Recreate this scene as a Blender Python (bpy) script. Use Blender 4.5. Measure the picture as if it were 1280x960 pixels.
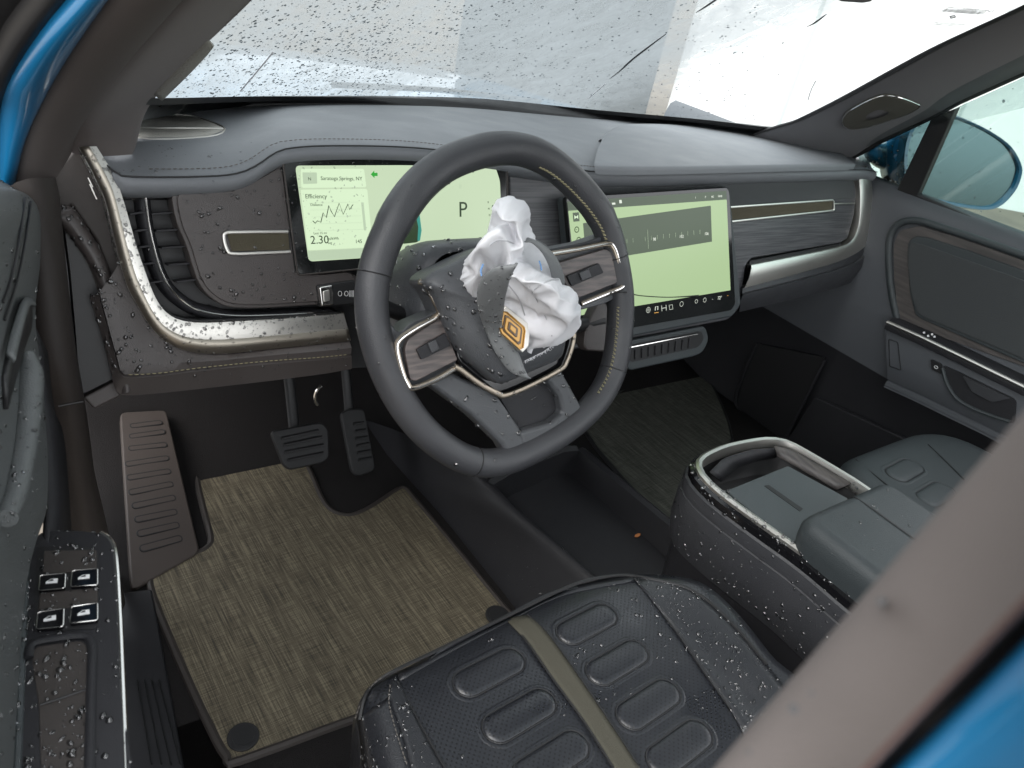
import bpy, bmesh, math, random
from mathutils import Vector as V, Matrix
from mathutils.bvhtree import BVHTree
random.seed(7)
S = bpy.context.scene
for o in list(bpy.data.objects): bpy.data.objects.remove(o)
COL = S.collection

# ------------------------------------------------------------------ camera
CAM = V((-.5065, -.6511, 1.0307)); FPX = 923.0
_rx, _ry, _rz = map(math.radians, (30.0, 12.8, 40.2))
FW = V((math.sin(_rz)*math.cos(_rx), math.cos(_rz)*math.cos(_rx), -math.sin(_rx)))
_r = V((math.cos(_rz), -math.sin(_rz), 0)); _u = _r.cross(FW)
RT = math.cos(_ry)*_r + math.sin(_ry)*_u
UP = -math.sin(_ry)*_r + math.cos(_ry)*_u
cd = bpy.data.cameras.new('camera'); cam = bpy.data.objects.new('camera', cd); COL.objects.link(cam)
m = Matrix((RT, UP, -FW)).transposed().to_4x4(); m.translation = CAM; cam.matrix_world = m
cd.sensor_width = 36; cd.lens = FPX/1280*36; cd.clip_start = .01; cd.clip_end = 500
cd.dof.use_dof = True; cd.dof.focus_distance = 1.05; cd.dof.aperture_fstop = 11
S.camera = cam
S.render.resolution_x, S.render.resolution_y = 1024, 768

# ------------------------------------------------------------------ light
SUN_EL, SUN_AZ = math.radians(50), math.radians(-100)
w = bpy.data.worlds.new('World'); S.world = w; w.use_nodes = True
nt = w.node_tree; bg = nt.nodes['Background']
sky = nt.nodes.new('ShaderNodeTexSky'); sky.sky_type = 'NISHITA'; sky.sun_disc = False
sky.sun_elevation = SUN_EL; sky.sun_rotation = SUN_AZ
sky.air_density = 1.2; sky.dust_density = 4.0; sky.ozone_density = 1.5
hs = nt.nodes.new('ShaderNodeHueSaturation'); hs.inputs['Saturation'].default_value = .3
nt.links.new(sky.outputs[0], hs.inputs['Color'])
# a closed layer of bright cloud over the clear sky
ctc = nt.nodes.new('ShaderNodeTexCoord'); cn = nt.nodes.new('ShaderNodeTexNoise'); cn.inputs['Scale'].default_value = 2.5; cn.inputs['Detail'].default_value = 5
nt.links.new(ctc.outputs['Generated'], cn.inputs['Vector'])
cc = nt.nodes.new('ShaderNodeValToRGB'); cc.color_ramp.elements[0].position = .3; cc.color_ramp.elements[0].color = (4.6, 4.8, 5.0, 1); cc.color_ramp.elements[1].position = .7; cc.color_ramp.elements[1].color = (6.6, 6.7, 6.8, 1)
nt.links.new(cn.outputs[0], cc.inputs[0])
cm = nt.nodes.new('ShaderNodeMix'); cm.data_type = 'RGBA'; cm.inputs[0].default_value = .85
nt.links.new(hs.outputs[0], cm.inputs[6]); nt.links.new(cc.outputs[0], cm.inputs[7]); nt.links.new(cm.outputs[2], bg.inputs[0])
bg.inputs[1].default_value = .15
sd = bpy.data.lights.new('sun', 'SUN'); sd.energy = .5; sd.angle = math.radians(30); sd.color = (1, .96, .9)
so = bpy.data.objects.new('sun', sd); COL.objects.link(so)
sdir = V((math.sin(SUN_AZ)*math.cos(SUN_EL), math.cos(SUN_AZ)*math.cos(SUN_EL), math.sin(SUN_EL)))
so.rotation_euler = sdir.to_track_quat('Z', 'Y').to_euler()
S.view_settings.view_transform = 'Standard'; S.view_settings.look = 'None'
EXPO = 1.95; S.view_settings.exposure = EXPO; S.view_settings.gamma = 1

# ------------------------------------------------------------------ helpers
def ray(px, py): return (FW*FPX + (px-640)*RT - (py-480)*UP).normalized()
def hit(px, py, P, n):
    P = V(P); n = V(n); d = ray(px, py); return CAM + d*((P-CAM).dot(n)/d.dot(n))
def ax(c):
    n = V((0, 0, 0)); n['xyz'.index(c)] = 1; return n
def at(px, py, c, v): return hit(px, py, ax(c)*v, ax(c))
def on(c, v): return lambda p: at(p[0], p[1], c, v)
DN = V((0, -.944, .33)).normalized(); DP = V((0, .24, .76))          # face of the dashboard
def D(off=0): return lambda p: hit(p[0], p[1], DP+DN*off, DN)
TL = math.radians(22); WC = V((0, -.008, .66))                        # plane of the steering wheel
WU = V((1, 0, 0)); WV = V((0, math.sin(TL), math.cos(TL))); WN = V((0, -math.cos(TL), math.sin(TL)))
def WH(off=0): return lambda p: hit(p[0], p[1], WC+WN*off, WN)
def wsb(x): return .69 - .30*((x-.38)/.72)**2
def WS(off=0):                                                        # the curved windscreen
    def f(p):
        y0 = .6
        for _ in range(25):
            q = hit(p[0], p[1], (0, y0, .75), (0, .575, 1)); y0 = .6*y0+.4*wsb(q.x)
        return q + V((0, .5, .866))*off
    return f
def cr(pts, n=6, closed=False):
    pts = [V(p) for p in pts]; N = len(pts); out = []
    for i in range(N if closed else N-1):
        g = (lambda k: pts[k % N]) if closed else (lambda k: pts[max(0, min(N-1, k))])
        p0, p1, p2, p3 = g(i-1), g(i), g(i+1), g(i+2)
        if (p2-p1).length < 1e-9: continue
        for k in range(n):
            t = k/n
            out.append(.5*((2*p1)+(p2-p0)*t+(2*p0-5*p1+4*p2-p3)*t*t+(3*p1-p0-3*p2+p3)*t**3))
    if not closed: out.append(pts[-1])
    return out
def rs(pts, n, closed=False):
    pts = list(pts)+([pts[0]] if closed else []); L = [0]
    for a, b in zip(pts, pts[1:]): L.append(L[-1]+(b-a).length)
    o = []; j = 0
    for i in range(n):
        s = L[-1]*i/(n if closed else n-1)
        while j < len(L)-2 and L[j+1] < s: j += 1
        d = L[j+1]-L[j]; o.append(pts[j].lerp(pts[j+1], (s-L[j])/d if d > 0 else 0))
    return o
def px3(pts, f): return [f(p) for p in pts]
def curve(pts, f, n=5, closed=False): return cr(px3(pts, f), n, closed)
def rnd(pts, r, k=4):                                                 # round the corners of a closed 3D polygon
    o = []; N = len(pts)
    for i in range(N):
        p = pts[i]; a = pts[i-1]-p; b = pts[(i+1) % N]-p
        q = min(r, a.length*.48, b.length*.48); A = p+a.normalized()*q; B = p+b.normalized()*q
        for j in range(k+1):
            t = j/k; o.append(A*(1-t)**2+p*2*t*(1-t)+B*t*t)
    return o
def poly_n(pts):
    n = V((0, 0, 0)); c = sum(pts, V((0, 0, 0)))/len(pts)
    for a, b in zip(pts, pts[1:]+pts[:1]): n += (a-c).cross(b-c)
    n.normalize(); return -n if n.dot(CAM-c) < 0 else n

class MB:
    def __init__(s): s.v = []; s.f = []
    def add(s, vs, fs):
        b = len(s.v); s.v += [V(x) for x in vs]; s.f += [[b+i for i in f] for f in fs]; return s
    def slab(s, pts, t, n=None):
        pts = list(pts); n = n or poly_n(pts); N = len(pts)
        c = sum(pts, V((0, 0, 0)))/N; w_ = V((0, 0, 0))
        for a, b in zip(pts, pts[1:]+pts[:1]): w_ += (a-c).cross(b-c)
        if w_.dot(n) < 0: pts.reverse()
        return s.add(pts+[p-n*t for p in pts], [list(range(N)), list(range(2*N-1, N-1, -1))]+[[i, i+N, (i+1) % N+N, (i+1) % N] for i in range(N)])
    def loft(s, rows, cu=False, cv=False, flip=False):
        M = len(rows); N = len(rows[0]); vs = [p for r in rows for p in r]; fs = []
        for i in range(M if cv else M-1):
            for j in range(N if cu else N-1):
                q = [i*N+j, i*N+(j+1) % N, ((i+1) % M)*N+(j+1) % N, ((i+1) % M)*N+j]
                fs.append(q[::-1] if flip else q)
        return s.add(vs, fs)
    def tube(s, path, r, k=8, closed=False, flat=1, up=None, caps=True):
        N = len(path); rows = []; pu = up
        for i, p in enumerate(path):
            a = path[(i-1) % N] if (closed or i) else p; b = path[(i+1) % N] if (closed or i < N-1) else p
            t = (b-a).normalized(); u0 = pu if pu is not None else (V((0, 0, 1)) if abs(t.z) < .9 else V((1, 0, 0)))
            x = t.cross(u0).normalized(); y = x.cross(t).normalized()
            if up is None: pu = y
            R = r(i/(N-1)) if callable(r) else r
            rows.append([p+x*R*math.cos(2*math.pi*j/k)+y*R*flat*math.sin(2*math.pi*j/k) for j in range(k)])
        s.loft(rows, cu=True, cv=closed)
        if not closed and caps:
            b = len(s.v)-N*k; s.f += [[b+j for j in range(k)][::-1], [b+(N-1)*k+j for j in range(k)]]
        return s
    def box(s, c, h, X=V((1, 0, 0)), Y=V((0, 1, 0)), Z=V((0, 0, 1))):
        c = V(c); vs = [c+X*h[0]*i+Y*h[1]*j+Z*h[2]*k for i in (-1, 1) for j in (-1, 1) for k in (-1, 1)]
        return s.add(vs, [[0, 1, 3, 2], [4, 6, 7, 5], [0, 4, 5, 1], [2, 3, 7, 6], [0, 2, 6, 4], [1, 5, 7, 3]])
    def build(s, name, mat, parent=None, bevel=0, seg=2, smooth=True, solid=0, sub=0, weld=False, ang=35, kind=None, label=None):
        off = parent.get('_o', (0, 0, 0)) if parent else None
        me = bpy.data.meshes.new(name); o = bpy.data.objects.new(name, me); COL.objects.link(o)
        if parent is not None: off = V(off)
        else:
            lo = [min(v[i] for v in s.v) for i in range(3)]; hi = [max(v[i] for v in s.v) for i in range(3)]
            off = V(((lo[0]+hi[0])/2, (lo[1]+hi[1])/2, lo[2])); o.location = off
        me.from_pydata([v-off for v in s.v], [], s.f)
        bm = bmesh.new(); bm.from_mesh(me)
        if weld: bmesh.ops.remove_doubles(bm, verts=bm.verts, dist=1e-5)
        bmesh.ops.recalc_face_normals(bm, faces=bm.faces); bm.to_mesh(me); bm.free()
        me.materials.append(mat); o['_o'] = tuple(off)
        if parent is not None: o.parent = parent
        if smooth:
            for p in me.polygons: p.use_smooth = True
        if solid:
            md = o.modifiers.new('solid', 'SOLIDIFY'); md.thickness = solid; md.offset = -1
        if bevel:
            md = o.modifiers.new('bevel', 'BEVEL'); md.width = bevel; md.segments = seg; md.limit_method = 'ANGLE'; md.angle_limit = math.radians(ang); md.harden_normals = True
        if sub:
            md = o.modifiers.new('sub', 'SUBSURF'); md.levels = md.render_levels = sub
        if smooth and not sub:
            try: me.set_sharp_from_angle(angle=math.radians(42))
            except Exception: pass
        if kind: o['kind'] = kind
        if label: o['label'] = label
        return o
def thing(name, label, cat, loc, group=None):
    o = bpy.data.objects.new(name, None); COL.objects.link(o); o.location = loc; o['_o'] = tuple(loc)
    o['label'] = label; o['category'] = cat; o.empty_display_size = .05
    if group: o['group'] = group
    return o
def tag(o, label, cat, kind=None):
    if label: o['label'] = label; o['category'] = cat
    if kind: o['kind'] = kind
    return o
def text(s, o, X, Y, size, align='LEFT', ext=.0003):                 # flat print as thin raised letters
    c = bpy.data.curves.new('t', 'FONT'); c.body = s; c.size = size; c.align_x = align; c.extrude = ext/2; c.resolution_u = 3
    ob = bpy.data.objects.new('t', c); COL.objects.link(ob)
    dg = bpy.context.evaluated_depsgraph_get(); me = bpy.data.meshes.new_from_object(ob.evaluated_get(dg))
    X = X.normalized(); Y = Y.normalized(); Z = X.cross(Y)
    r = ([o+X*v.co.x+Y*v.co.y+Z*v.co.z for v in me.vertices], [list(p.vertices) for p in me.polygons])
    bpy.data.objects.remove(ob); bpy.data.curves.remove(c); bpy.data.meshes.remove(me); return r
def stitches(path, step, ln, r, side=None, zig=0):
    b = MB(); L = sum((q-p).length for p, q in zip(path, path[1:])); n = max(2, int(L/step)); P = rs(path, n*2)
    for i in range(n-1):
        p = P[2*i]; t = (P[2*i+1]-p).normalized()
        if side is not None and zig: t = (t+side*(zig if i % 2 else -zig)).normalized()
        b.tube([p-t*ln/2, p, p+t*ln/2], lambda s: r*(.6 if abs(s-.5) > .4 else 1), 5)
    return b

def bvh(b): return BVHTree.FromPolygons(b.v, b.f)
def BV(tree, off=0):
    def f(p):
        d = ray(*p); h = tree.ray_cast(CAM, d)
        if h[0] is None: return at(p[0], p[1], 'z', .38)
        n = h[1]; n = -n if n.dot(d) > 0 else n; return h[0]+n*off
    return f
# ------------------------------------------------------------------ materials
def mat(name, col, rough=.5, metal=0, bump=None, var=None, coat=0, emit=None, spec=.5, noise_rough=None, sheen=0):
    m = bpy.data.materials.new(name); m.use_nodes = True; N = m.node_tree.nodes; L = m.node_tree.links
    b = N['Principled BSDF']; b.inputs['Base Color'].default_value = (*col, 1); b.inputs['Roughness'].default_value = rough
    b.inputs['Metallic'].default_value = metal; b.inputs['Coat Weight'].default_value = coat; b.inputs['Coat Roughness'].default_value = .05
    b.inputs['Specular IOR Level'].default_value = spec
    if sheen: b.inputs['Sheen Weight'].default_value = sheen
    tc = N.new('ShaderNodeTexCoord')
    def noise(scale, detail=3, stretch=None):
        n = N.new('ShaderNodeTexNoise'); n.inputs['Scale'].default_value = scale; n.inputs['Detail'].default_value = detail
        if stretch:
            mp = N.new('ShaderNodeMapping'); mp.inputs['Scale'].default_value = stretch
            L.new(tc.outputs['Object'], mp.inputs[0]); L.new(mp.outputs[0], n.inputs['Vector'])
        else: L.new(tc.outputs['Object'], n.inputs['Vector'])
        return n
    if var:                                                        # (scale, other colour, low, high, stretch)
        n = noise(var[0], 5, var[4] if len(var) > 4 else None); rp = N.new('ShaderNodeMapRange')
        rp.inputs['From Min'].default_value = var[2]; rp.inputs['From Max'].default_value = var[3]; L.new(n.outputs[0], rp.inputs[0])
        mx = N.new('ShaderNodeMix'); mx.data_type = 'RGBA'; mx.inputs[6].default_value = (*col, 1); mx.inputs[7].default_value = (*var[1], 1)
        L.new(rp.outputs[0], mx.inputs[0]); L.new(mx.outputs[2], b.inputs['Base Color'])
    if noise_rough:                                                # (scale, low rough, high rough)
        n = noise(noise_rough[0], 4); rp = N.new('ShaderNodeMapRange'); rp.inputs['From Min'].default_value = .35; rp.inputs['From Max'].default_value = .65
        rp.inputs['To Min'].default_value = noise_rough[1]; rp.inputs['To Max'].default_value = noise_rough[2]
        L.new(n.outputs[0], rp.inputs[0]); L.new(rp.outputs[0], b.inputs['Roughness'])
    if bump:                                                       # (scale, strength[, stretch]) leather or plastic grain
        if len(bump) > 2: n = noise(bump[0], 3, bump[2]); src = n.outputs[0]
        else:
            n = N.new('ShaderNodeTexVoronoi'); n.inputs['Scale'].default_value = bump[0]; L.new(tc.outputs['Object'], n.inputs['Vector']); src = n.outputs['Distance']
        bp = N.new('ShaderNodeBump'); bp.inputs['Strength'].default_value = bump[1]; bp.inputs['Distance'].default_value = .001
        L.new(src, bp.inputs['Height']); L.new(bp.outputs[0], b.inputs['Normal'])
    if emit:
        b.inputs['Emission Color'].default_value = (*emit[0], 1); b.inputs['Emission Strength'].default_value = emit[1]
    return m
M = {}
M['leather'] = mat('grey leather', (.036, .037, .041), .42, bump=(900, .25), noise_rough=(18, .34, .52))
M['dash'] = mat('sheen dash leather', (.155, .164, .176), .46, bump=(1000, .2), noise_rough=(14, .48, .6))  # pale grey-blue base carries the sky sheen on the dash top
M['warmlit'] = mat('warm grey leather', (.058, .050, .048), .42, bump=(900, .25), noise_rough=(16, .34, .5))  # grey leather with the left side's warm reflection put into its colour
M['brown'] = mat('brown plastic trim', (.034, .028, .025), .6, bump=(1400, .25))
M['plastic'] = mat('dark plastic', (.0185, .0185, .021), .5, spec=.3, bump=(1500, .25), noise_rough=(10, .42, .58))
M['black'] = mat('black plastic', (.011, .011, .012), .5)
M['gloss'] = mat('gloss black', (.006, .006, .007), .12)
M['metal'] = mat('brushed metal', (.66, .64, .60), .36, 1, bump=(60, .08, (1, 40, 40)))
M['bronze'] = mat('bronze metal', (.36, .31, .25), .36, 1)
M['chrome'] = mat('chrome', (.75, .73, .70), .12, 1)
M['wood'] = mat('dark ash wood', (.055, .047, .046), .4, var=(9, (.11, .09, .084), .4, .62, (3, 40, 22)), bump=(14, .12, (3, 60, 40)))
M['woodd'] = mat('door ash wood', (.060, .054, .053), .42, var=(5, (.095, .085, .08), .4, .62, (40, 2, 30)), bump=(8, .3, (60, 3, 50)))
M['woodh'] = mat('grey ash wood', (.042, .043, .048), .42, var=(9, (.085, .085, .09), .4, .62, (1.2, 30, 46)), bump=(12, .35, (1.5, 40, 60)))
M['hub'] = mat('wheel hub leather', (.054, .057, .062), .42, bump=(900, .25), noise_rough=(18, .38, .52))
M['flap'] = mat('torn cover leather', (.15, .157, .16), .5, bump=(900, .25))
M['doorl'] = mat('door leather', (.078, .083, .092), .5, bump=(900, .25))
M['doord'] = mat('driver door leather', (.08, .087, .088), .5, bump=(700, .3))
M['seatl'] = mat('seat leather', (.016, .017, .020), .34, bump=(900, .25), noise_rough=(18, .26, .42))
M['kick'] = mat('kick trim plastic', (.024, .019, .017), .6, bump=(1400, .25))
M['tanmetal'] = mat('tan metal', (.44, .40, .34), .42, 1)
M['bagseam'] = mat('airbag seam', (.42, .42, .44), .9)
M['thread'] = mat('thread', (.30, .27, .16), .7)
M['threadd'] = mat('dark thread', (.11, .10, .09), .6)
M['olive'] = mat('olive webbing', (.044, .041, .029), .75, bump=(1, .5, (900, 900, 300)))
M['slotcloth'] = mat('olive mesh cloth', (.065, .056, .034), .8, bump=(1600, .6))
M['carpet'] = mat('black carpet', (.016, .0145, .0145), .95, bump=(900, .9), spec=.18)
M['rubber'] = mat('black rubber', (.012, .012, .013), .6, bump=(700, .2))
M['paint'] = mat('blue paint', (.008, .165, .36), .3, .2, coat=1)
M['seal'] = mat('grey rubber seal', (.082, .070, .066), .8, var=(6, (.072, .062, .058), .35, .65), bump=(900, .12))
M['sealred'] = mat('red brown seal edge', (.075, .047, .041), .7)
M['pillar'] = mat('pillar cloth', (.10, .10, .108), .75, bump=(1500, .35), sheen=.15)
M['pillar_warmlit'] = mat('warm pillar cloth', (.078, .064, .060), .75, bump=(1500, .35), sheen=.15)  # same cloth as the pillar, warm reflected light mixed into the colour
M['alcant'] = mat('door insert cloth', (.042, .046, .048), .85, bump=(1200, .5), sheen=.15)
M['white'] = mat('white print', (.8, .8, .8), .5)
M['ink'] = mat('black print', (.01, .01, .01), .5)
M['airbag'] = mat('airbag cloth', (.68, .68, .70), .85, bump=(1, .25, (1400, 1400, 1400)), var=(14, (.60, .60, .63), .45, .75))
M['glovegrey'] = mat('tray cover', (.050, .060, .064), .5, bump=(900, .3))
M['armrest'] = mat('armrest leather', (.034, .041, .044), .48, bump=(900, .3))
M['amber'] = mat('amber emblem', (.40, .20, .018), .25, .5, coat=.8)
M['amberd'] = mat('dark amber emblem', (.055, .026, .006), .25, .5, coat=.6)
M['leaf'] = mat('orange leaf', (.42, .16, .05), .6)
M['ground'] = mat('sandy ground', (.20, .17, .135), .9, var=(1.5, (.14, .12, .10), .35, .7), bump=(4, .4, (9, 9, 9)))
M['wall'] = mat('pale painted wall', (.62, .66, .64), .8, var=(.4, (.52, .56, .55), .3, .7))
M['whitewall'] = mat('white painted wall', (.85, .85, .84), .7)
M['greywall'] = mat('grey block wall', (.15, .16, .165), .8, var=(.5, (.10, .11, .115), .35, .65))
M['hood'] = mat('wet blue hood', (.03, .16, .30), .3, .2, coat=1, bump=(1, .08, (25, 25, 25)))
def emat(n, c, s=1, rough=.3): return mat(n, tuple(x*.02 for x in c), rough, emit=(c, s), spec=.3)
EX = 1/(2**EXPO)
M['scr'] = emat('display light', (.57, .70, .48), EX)
M['scrcard'] = emat('display card', (.70, .87, .60), EX)
M['scrcard2'] = emat('display card grey', (.50, .62, .44), EX)
M['scr2'] = emat('centre display light', (.42, .57, .31), EX)
M['scrdark'] = emat('centre display dark', (.075, .105, .065), EX)
M['scrink'] = emat('display ink', (.035, .06, .03), EX)
M['scrgreen'] = emat('display green', (.03, .38, .04), EX)
M['scrteal'] = emat('display teal', (.05, .30, .25), EX)
M['scrwhite'] = emat('display white', (.75, .8, .7), EX)
M['scror'] = emat('display orange', (.7, .35, .05), EX)
M['scrpane'] = mat('display cover glass', (.008, .009, .009), .1)

def water(name, tint):  # the grey tint stands in for the darkening that refraction gives a drop
    m = bpy.data.materials.new(name); m.use_nodes = True; N = m.node_tree.nodes; L = m.node_tree.links
    N.remove(N['Principled BSDF']); tr = N.new('ShaderNodeBsdfTransparent'); tr.inputs[0].default_value = (*tint, 1)
    gl = N.new('ShaderNodeBsdfGlossy'); gl.inputs['Roughness'].default_value = .04
    fr = N.new('ShaderNodeFresnel'); fr.inputs['IOR'].default_value = 1.6; ml = N.new('ShaderNodeMath'); ml.operation = 'MULTIPLY_ADD'; ml.inputs[1].default_value = 1.2; ml.inputs[2].default_value = .05
    L.new(fr.outputs[0], ml.inputs[0]); mx = N.new('ShaderNodeMixShader'); L.new(ml.outputs[0], mx.inputs[0]); L.new(tr.outputs[0], mx.inputs[1]); L.new(gl.outputs[0], mx.inputs[2])
    L.new(mx.outputs[0], N['Material Output'].inputs[0]); return m
M['water'] = water('rain water', (.74, .74, .75)); M['waterg'] = water('rain water on glass', (.60, .63, .65))
def glass(name, tint, film):
    m = bpy.data.materials.new(name); m.use_nodes = True; N = m.node_tree.nodes; L = m.node_tree.links
    N.remove(N['Principled BSDF']); out = N['Material Output']
    tr = N.new('ShaderNodeBsdfTransparent'); tr.inputs[0].default_value = (*tint, 1)
    gl = N.new('ShaderNodeBsdfGlossy'); gl.inputs['Roughness'].default_value = .03
    ge = N.new('ShaderNodeNewGeometry'); dt = N.new('ShaderNodeVectorMath'); dt.operation = 'DOT_PRODUCT'; L.new(ge.outputs['Normal'], dt.inputs[0]); L.new(ge.outputs['Incoming'], dt.inputs[1])
    def mth(op, x, y=None):                                         # Schlick reflectance, the same from both sides of the pane
        q = N.new('ShaderNodeMath'); q.operation = op; L.new(x, q.inputs[0])
        if y is not None: q.inputs[1].default_value = y
        return q.outputs[0]
    ab = mth('ABSOLUTE', dt.outputs['Value']); iv = mth('MULTIPLY_ADD', ab, -1); iv.node.inputs[2].default_value = 1
    fr = mth('MULTIPLY_ADD', mth('POWER', iv, 5), .9).node; fr.inputs[2].default_value = .04
    mx = N.new('ShaderNodeMixShader'); L.new(fr.outputs[0], mx.inputs[0]); L.new(tr.outputs[0], mx.inputs[1]); L.new(gl.outputs[0], mx.inputs[2])
    last = mx
    if film:                                                       # water film and grime scattering the daylight
        tc = N.new('ShaderNodeTexCoord')
        mp = N.new('ShaderNodeMapping'); mp.inputs['Rotation'].default_value = (0, 0, math.radians(-32)); mp.inputs['Scale'].default_value = (9, 1.6, 9)
        L.new(tc.outputs['Object'], mp.inputs[0])
        n = N.new('ShaderNodeTexNoise'); n.inputs['Scale'].default_value = 4.5; n.inputs['Detail'].default_value = 7; n.inputs['Roughness'].default_value = .62
        n.inputs['Distortion'].default_value = .8
        L.new(mp.outputs[0], n.inputs['Vector'])
        n2 = N.new('ShaderNodeTexNoise'); n2.inputs['Scale'].default_value = 3.0; n2.inputs['Detail'].default_value = 2; L.new(tc.outputs['Object'], n2.inputs['Vector'])
        av = N.new('ShaderNodeMath'); av.operation = 'MULTIPLY_ADD'; av.inputs[1].default_value = .55; L.new(n.outputs[0], av.inputs[0])
        hf = N.new('ShaderNodeMath'); hf.operation = 'MULTIPLY'; hf.inputs[1].default_value = .45; L.new(n2.outputs[0], hf.inputs[0]); L.new(hf.outputs[0], av.inputs[2])
        r = N.new('ShaderNodeMapRange'); r.inputs['From Min'].default_value = .34; r.inputs['From Max'].default_value = .66
        r.inputs['To Min'].default_value = film[0]; r.inputs['To Max'].default_value = film[1]; L.new(av.outputs[0], r.inputs[0])
        sx = N.new('ShaderNodeSeparateXYZ'); L.new(tc.outputs['Object'], sx.inputs[0])
        ad = N.new('ShaderNodeMath'); ad.operation = 'MULTIPLY_ADD'; ad.inputs[1].default_value = .35; L.new(n.outputs[0], ad.inputs[0]); L.new(sx.outputs[0], ad.inputs[2])
        mk = N.new('ShaderNodeMapRange'); mk.interpolation_type = 'SMOOTHSTEP'; mk.inputs['From Min'].default_value = .34; mk.inputs['From Max'].default_value = .50; mk.inputs['To Min'].default_value = 1; mk.inputs['To Max'].default_value = .25; L.new(ad.outputs[0], mk.inputs[0])
        ff = N.new('ShaderNodeMath'); ff.operation = 'MULTIPLY'; L.new(r.outputs[0], ff.inputs[0]); L.new(mk.outputs[0], ff.inputs[1]); r = ff
        tl = N.new('ShaderNodeBsdfTranslucent'); tl.inputs[0].default_value = (.165, .183, .19, 1)
        m2 = N.new('ShaderNodeMixShader'); L.new(r.outputs[0], m2.inputs[0]); L.new(mx.outputs[0], m2.inputs[1]); L.new(tl.outputs[0], m2.inputs[2]); last = m2
    L.new(last.outputs[0], out.inputs[0]); return m
M['wsglass'] = glass('wet windscreen glass', (.93, .97, .97), (.52, .97))
M['roofglass'] = glass('tinted roof glass', (.26, .28, .28), None)
M['sideglass'] = glass('side window glass', (.66, .75, .73), None)

def weave(name, a, b_, c):
    m = bpy.data.materials.new(name); m.use_nodes = True; N = m.node_tree.nodes; L = m.node_tree.links; b = N['Principled BSDF']
    b.inputs['Roughness'].default_value = .8
    tc = N.new('ShaderNodeTexCoord'); mp0 = N.new('ShaderNodeMapping'); mp0.inputs['Rotation'].default_value = (0, 0, math.radians(-3)); L.new(tc.outputs['Object'], mp0.inputs[0])
    def n(sc, det=2):
        mp = N.new('ShaderNodeMapping'); mp.inputs['Scale'].default_value = sc; L.new(mp0.outputs[0], mp.inputs[0])
        t = N.new('ShaderNodeTexNoise'); t.inputs['Scale'].default_value = 1; t.inputs['Detail'].default_value = det; L.new(mp.outputs[0], t.inputs['Vector']); return t.outputs[0]
    def math_(op, x, y):
        t = N.new('ShaderNodeMath'); t.operation = op
        for i, q in enumerate((x, y)):
            if isinstance(q, (int, float)): t.inputs[i].default_value = q
            else: L.new(q, t.inputs[i])
        return t.outputs[0]
    h = math_('ADD', math_('MULTIPLY', n((620, 16, 1)), .60), math_('ADD', math_('MULTIPLY', n((26, 720, 1)), .42), math_('MULTIPLY', n((130, 8, 1)), .30)))
    cr_ = N.new('ShaderNodeValToRGB'); e = cr_.color_ramp.elements; e[0].position = .50; e[0].color = (*a, 1); e[1].position = .82; e[1].color = (*c, 1)
    q = cr_.color_ramp.elements.new(.65); q.color = (*b_, 1)
    L.new(h, cr_.inputs[0]); L.new(cr_.outputs[0], b.inputs['Base Color'])
    bp = N.new('ShaderNodeBump'); bp.inputs['Strength'].default_value = .6; bp.inputs['Distance'].default_value = .001; L.new(h, bp.inputs['Height']); L.new(bp.outputs[0], b.inputs['Normal'])
    return m
M['weave'] = weave('olive woven mat', (.040, .033, .023), (.098, .082, .054), (.20, .17, .115))
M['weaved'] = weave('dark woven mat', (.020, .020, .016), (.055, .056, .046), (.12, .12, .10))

def perf():
    m = mat('perforated leather', (.015, .016, .020), .34, noise_rough=(16, .26, .44)); N = m.node_tree.nodes; L = m.node_tree.links; b = N['Principled BSDF']
    tc = N.new('ShaderNodeTexCoord'); mp = N.new('ShaderNodeMapping'); mp.inputs['Rotation'].default_value = (0, 0, math.radians(45)); L.new(tc.outputs['Object'], mp.inputs[0])
    vm = N.new('ShaderNodeVectorMath'); vm.operation = 'MULTIPLY'; vm.inputs[1].default_value = (215, 215, 0); L.new(mp.outputs[0], vm.inputs[0])
    fr = N.new('ShaderNodeVectorMath'); fr.operation = 'FRACTION'; L.new(vm.outputs[0], fr.inputs[0])
    ds = N.new('ShaderNodeVectorMath'); ds.operation = 'DISTANCE'; ds.inputs[1].default_value = (.5, .5, 0); L.new(fr.outputs[0], ds.inputs[0])
    r = N.new('ShaderNodeMapRange'); r.inputs['From Min'].default_value = .16; r.inputs['From Max'].default_value = .26; L.new(ds.outputs['Value'], r.inputs[0])
    mx = N.new('ShaderNodeMix'); mx.data_type = 'RGBA'; mx.inputs[6].default_value = (.002, .002, .0025, 1); mx.inputs[7].default_value = (.0135, .0148, .0185, 1)
    L.new(r.outputs[0], mx.inputs[0]); L.new(mx.outputs[2], b.inputs['Base Color'])
    bp = N.new('ShaderNodeBump'); bp.inputs['Strength'].default_value = .25; bp.inputs['Distance'].default_value = .0006; L.new(r.outputs[0], bp.inputs['Height']); L.new(bp.outputs[0], b.inputs['Normal'])
    return m
M['perf'] = perf()

WET = []                                                           # (object, thing, count, min radius, max radius, pixel region or None)
def wet(o, t, n, r0=.0008, r1=.0028, reg=None): WET.append((o, t, n, r0, r1, reg))

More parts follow.
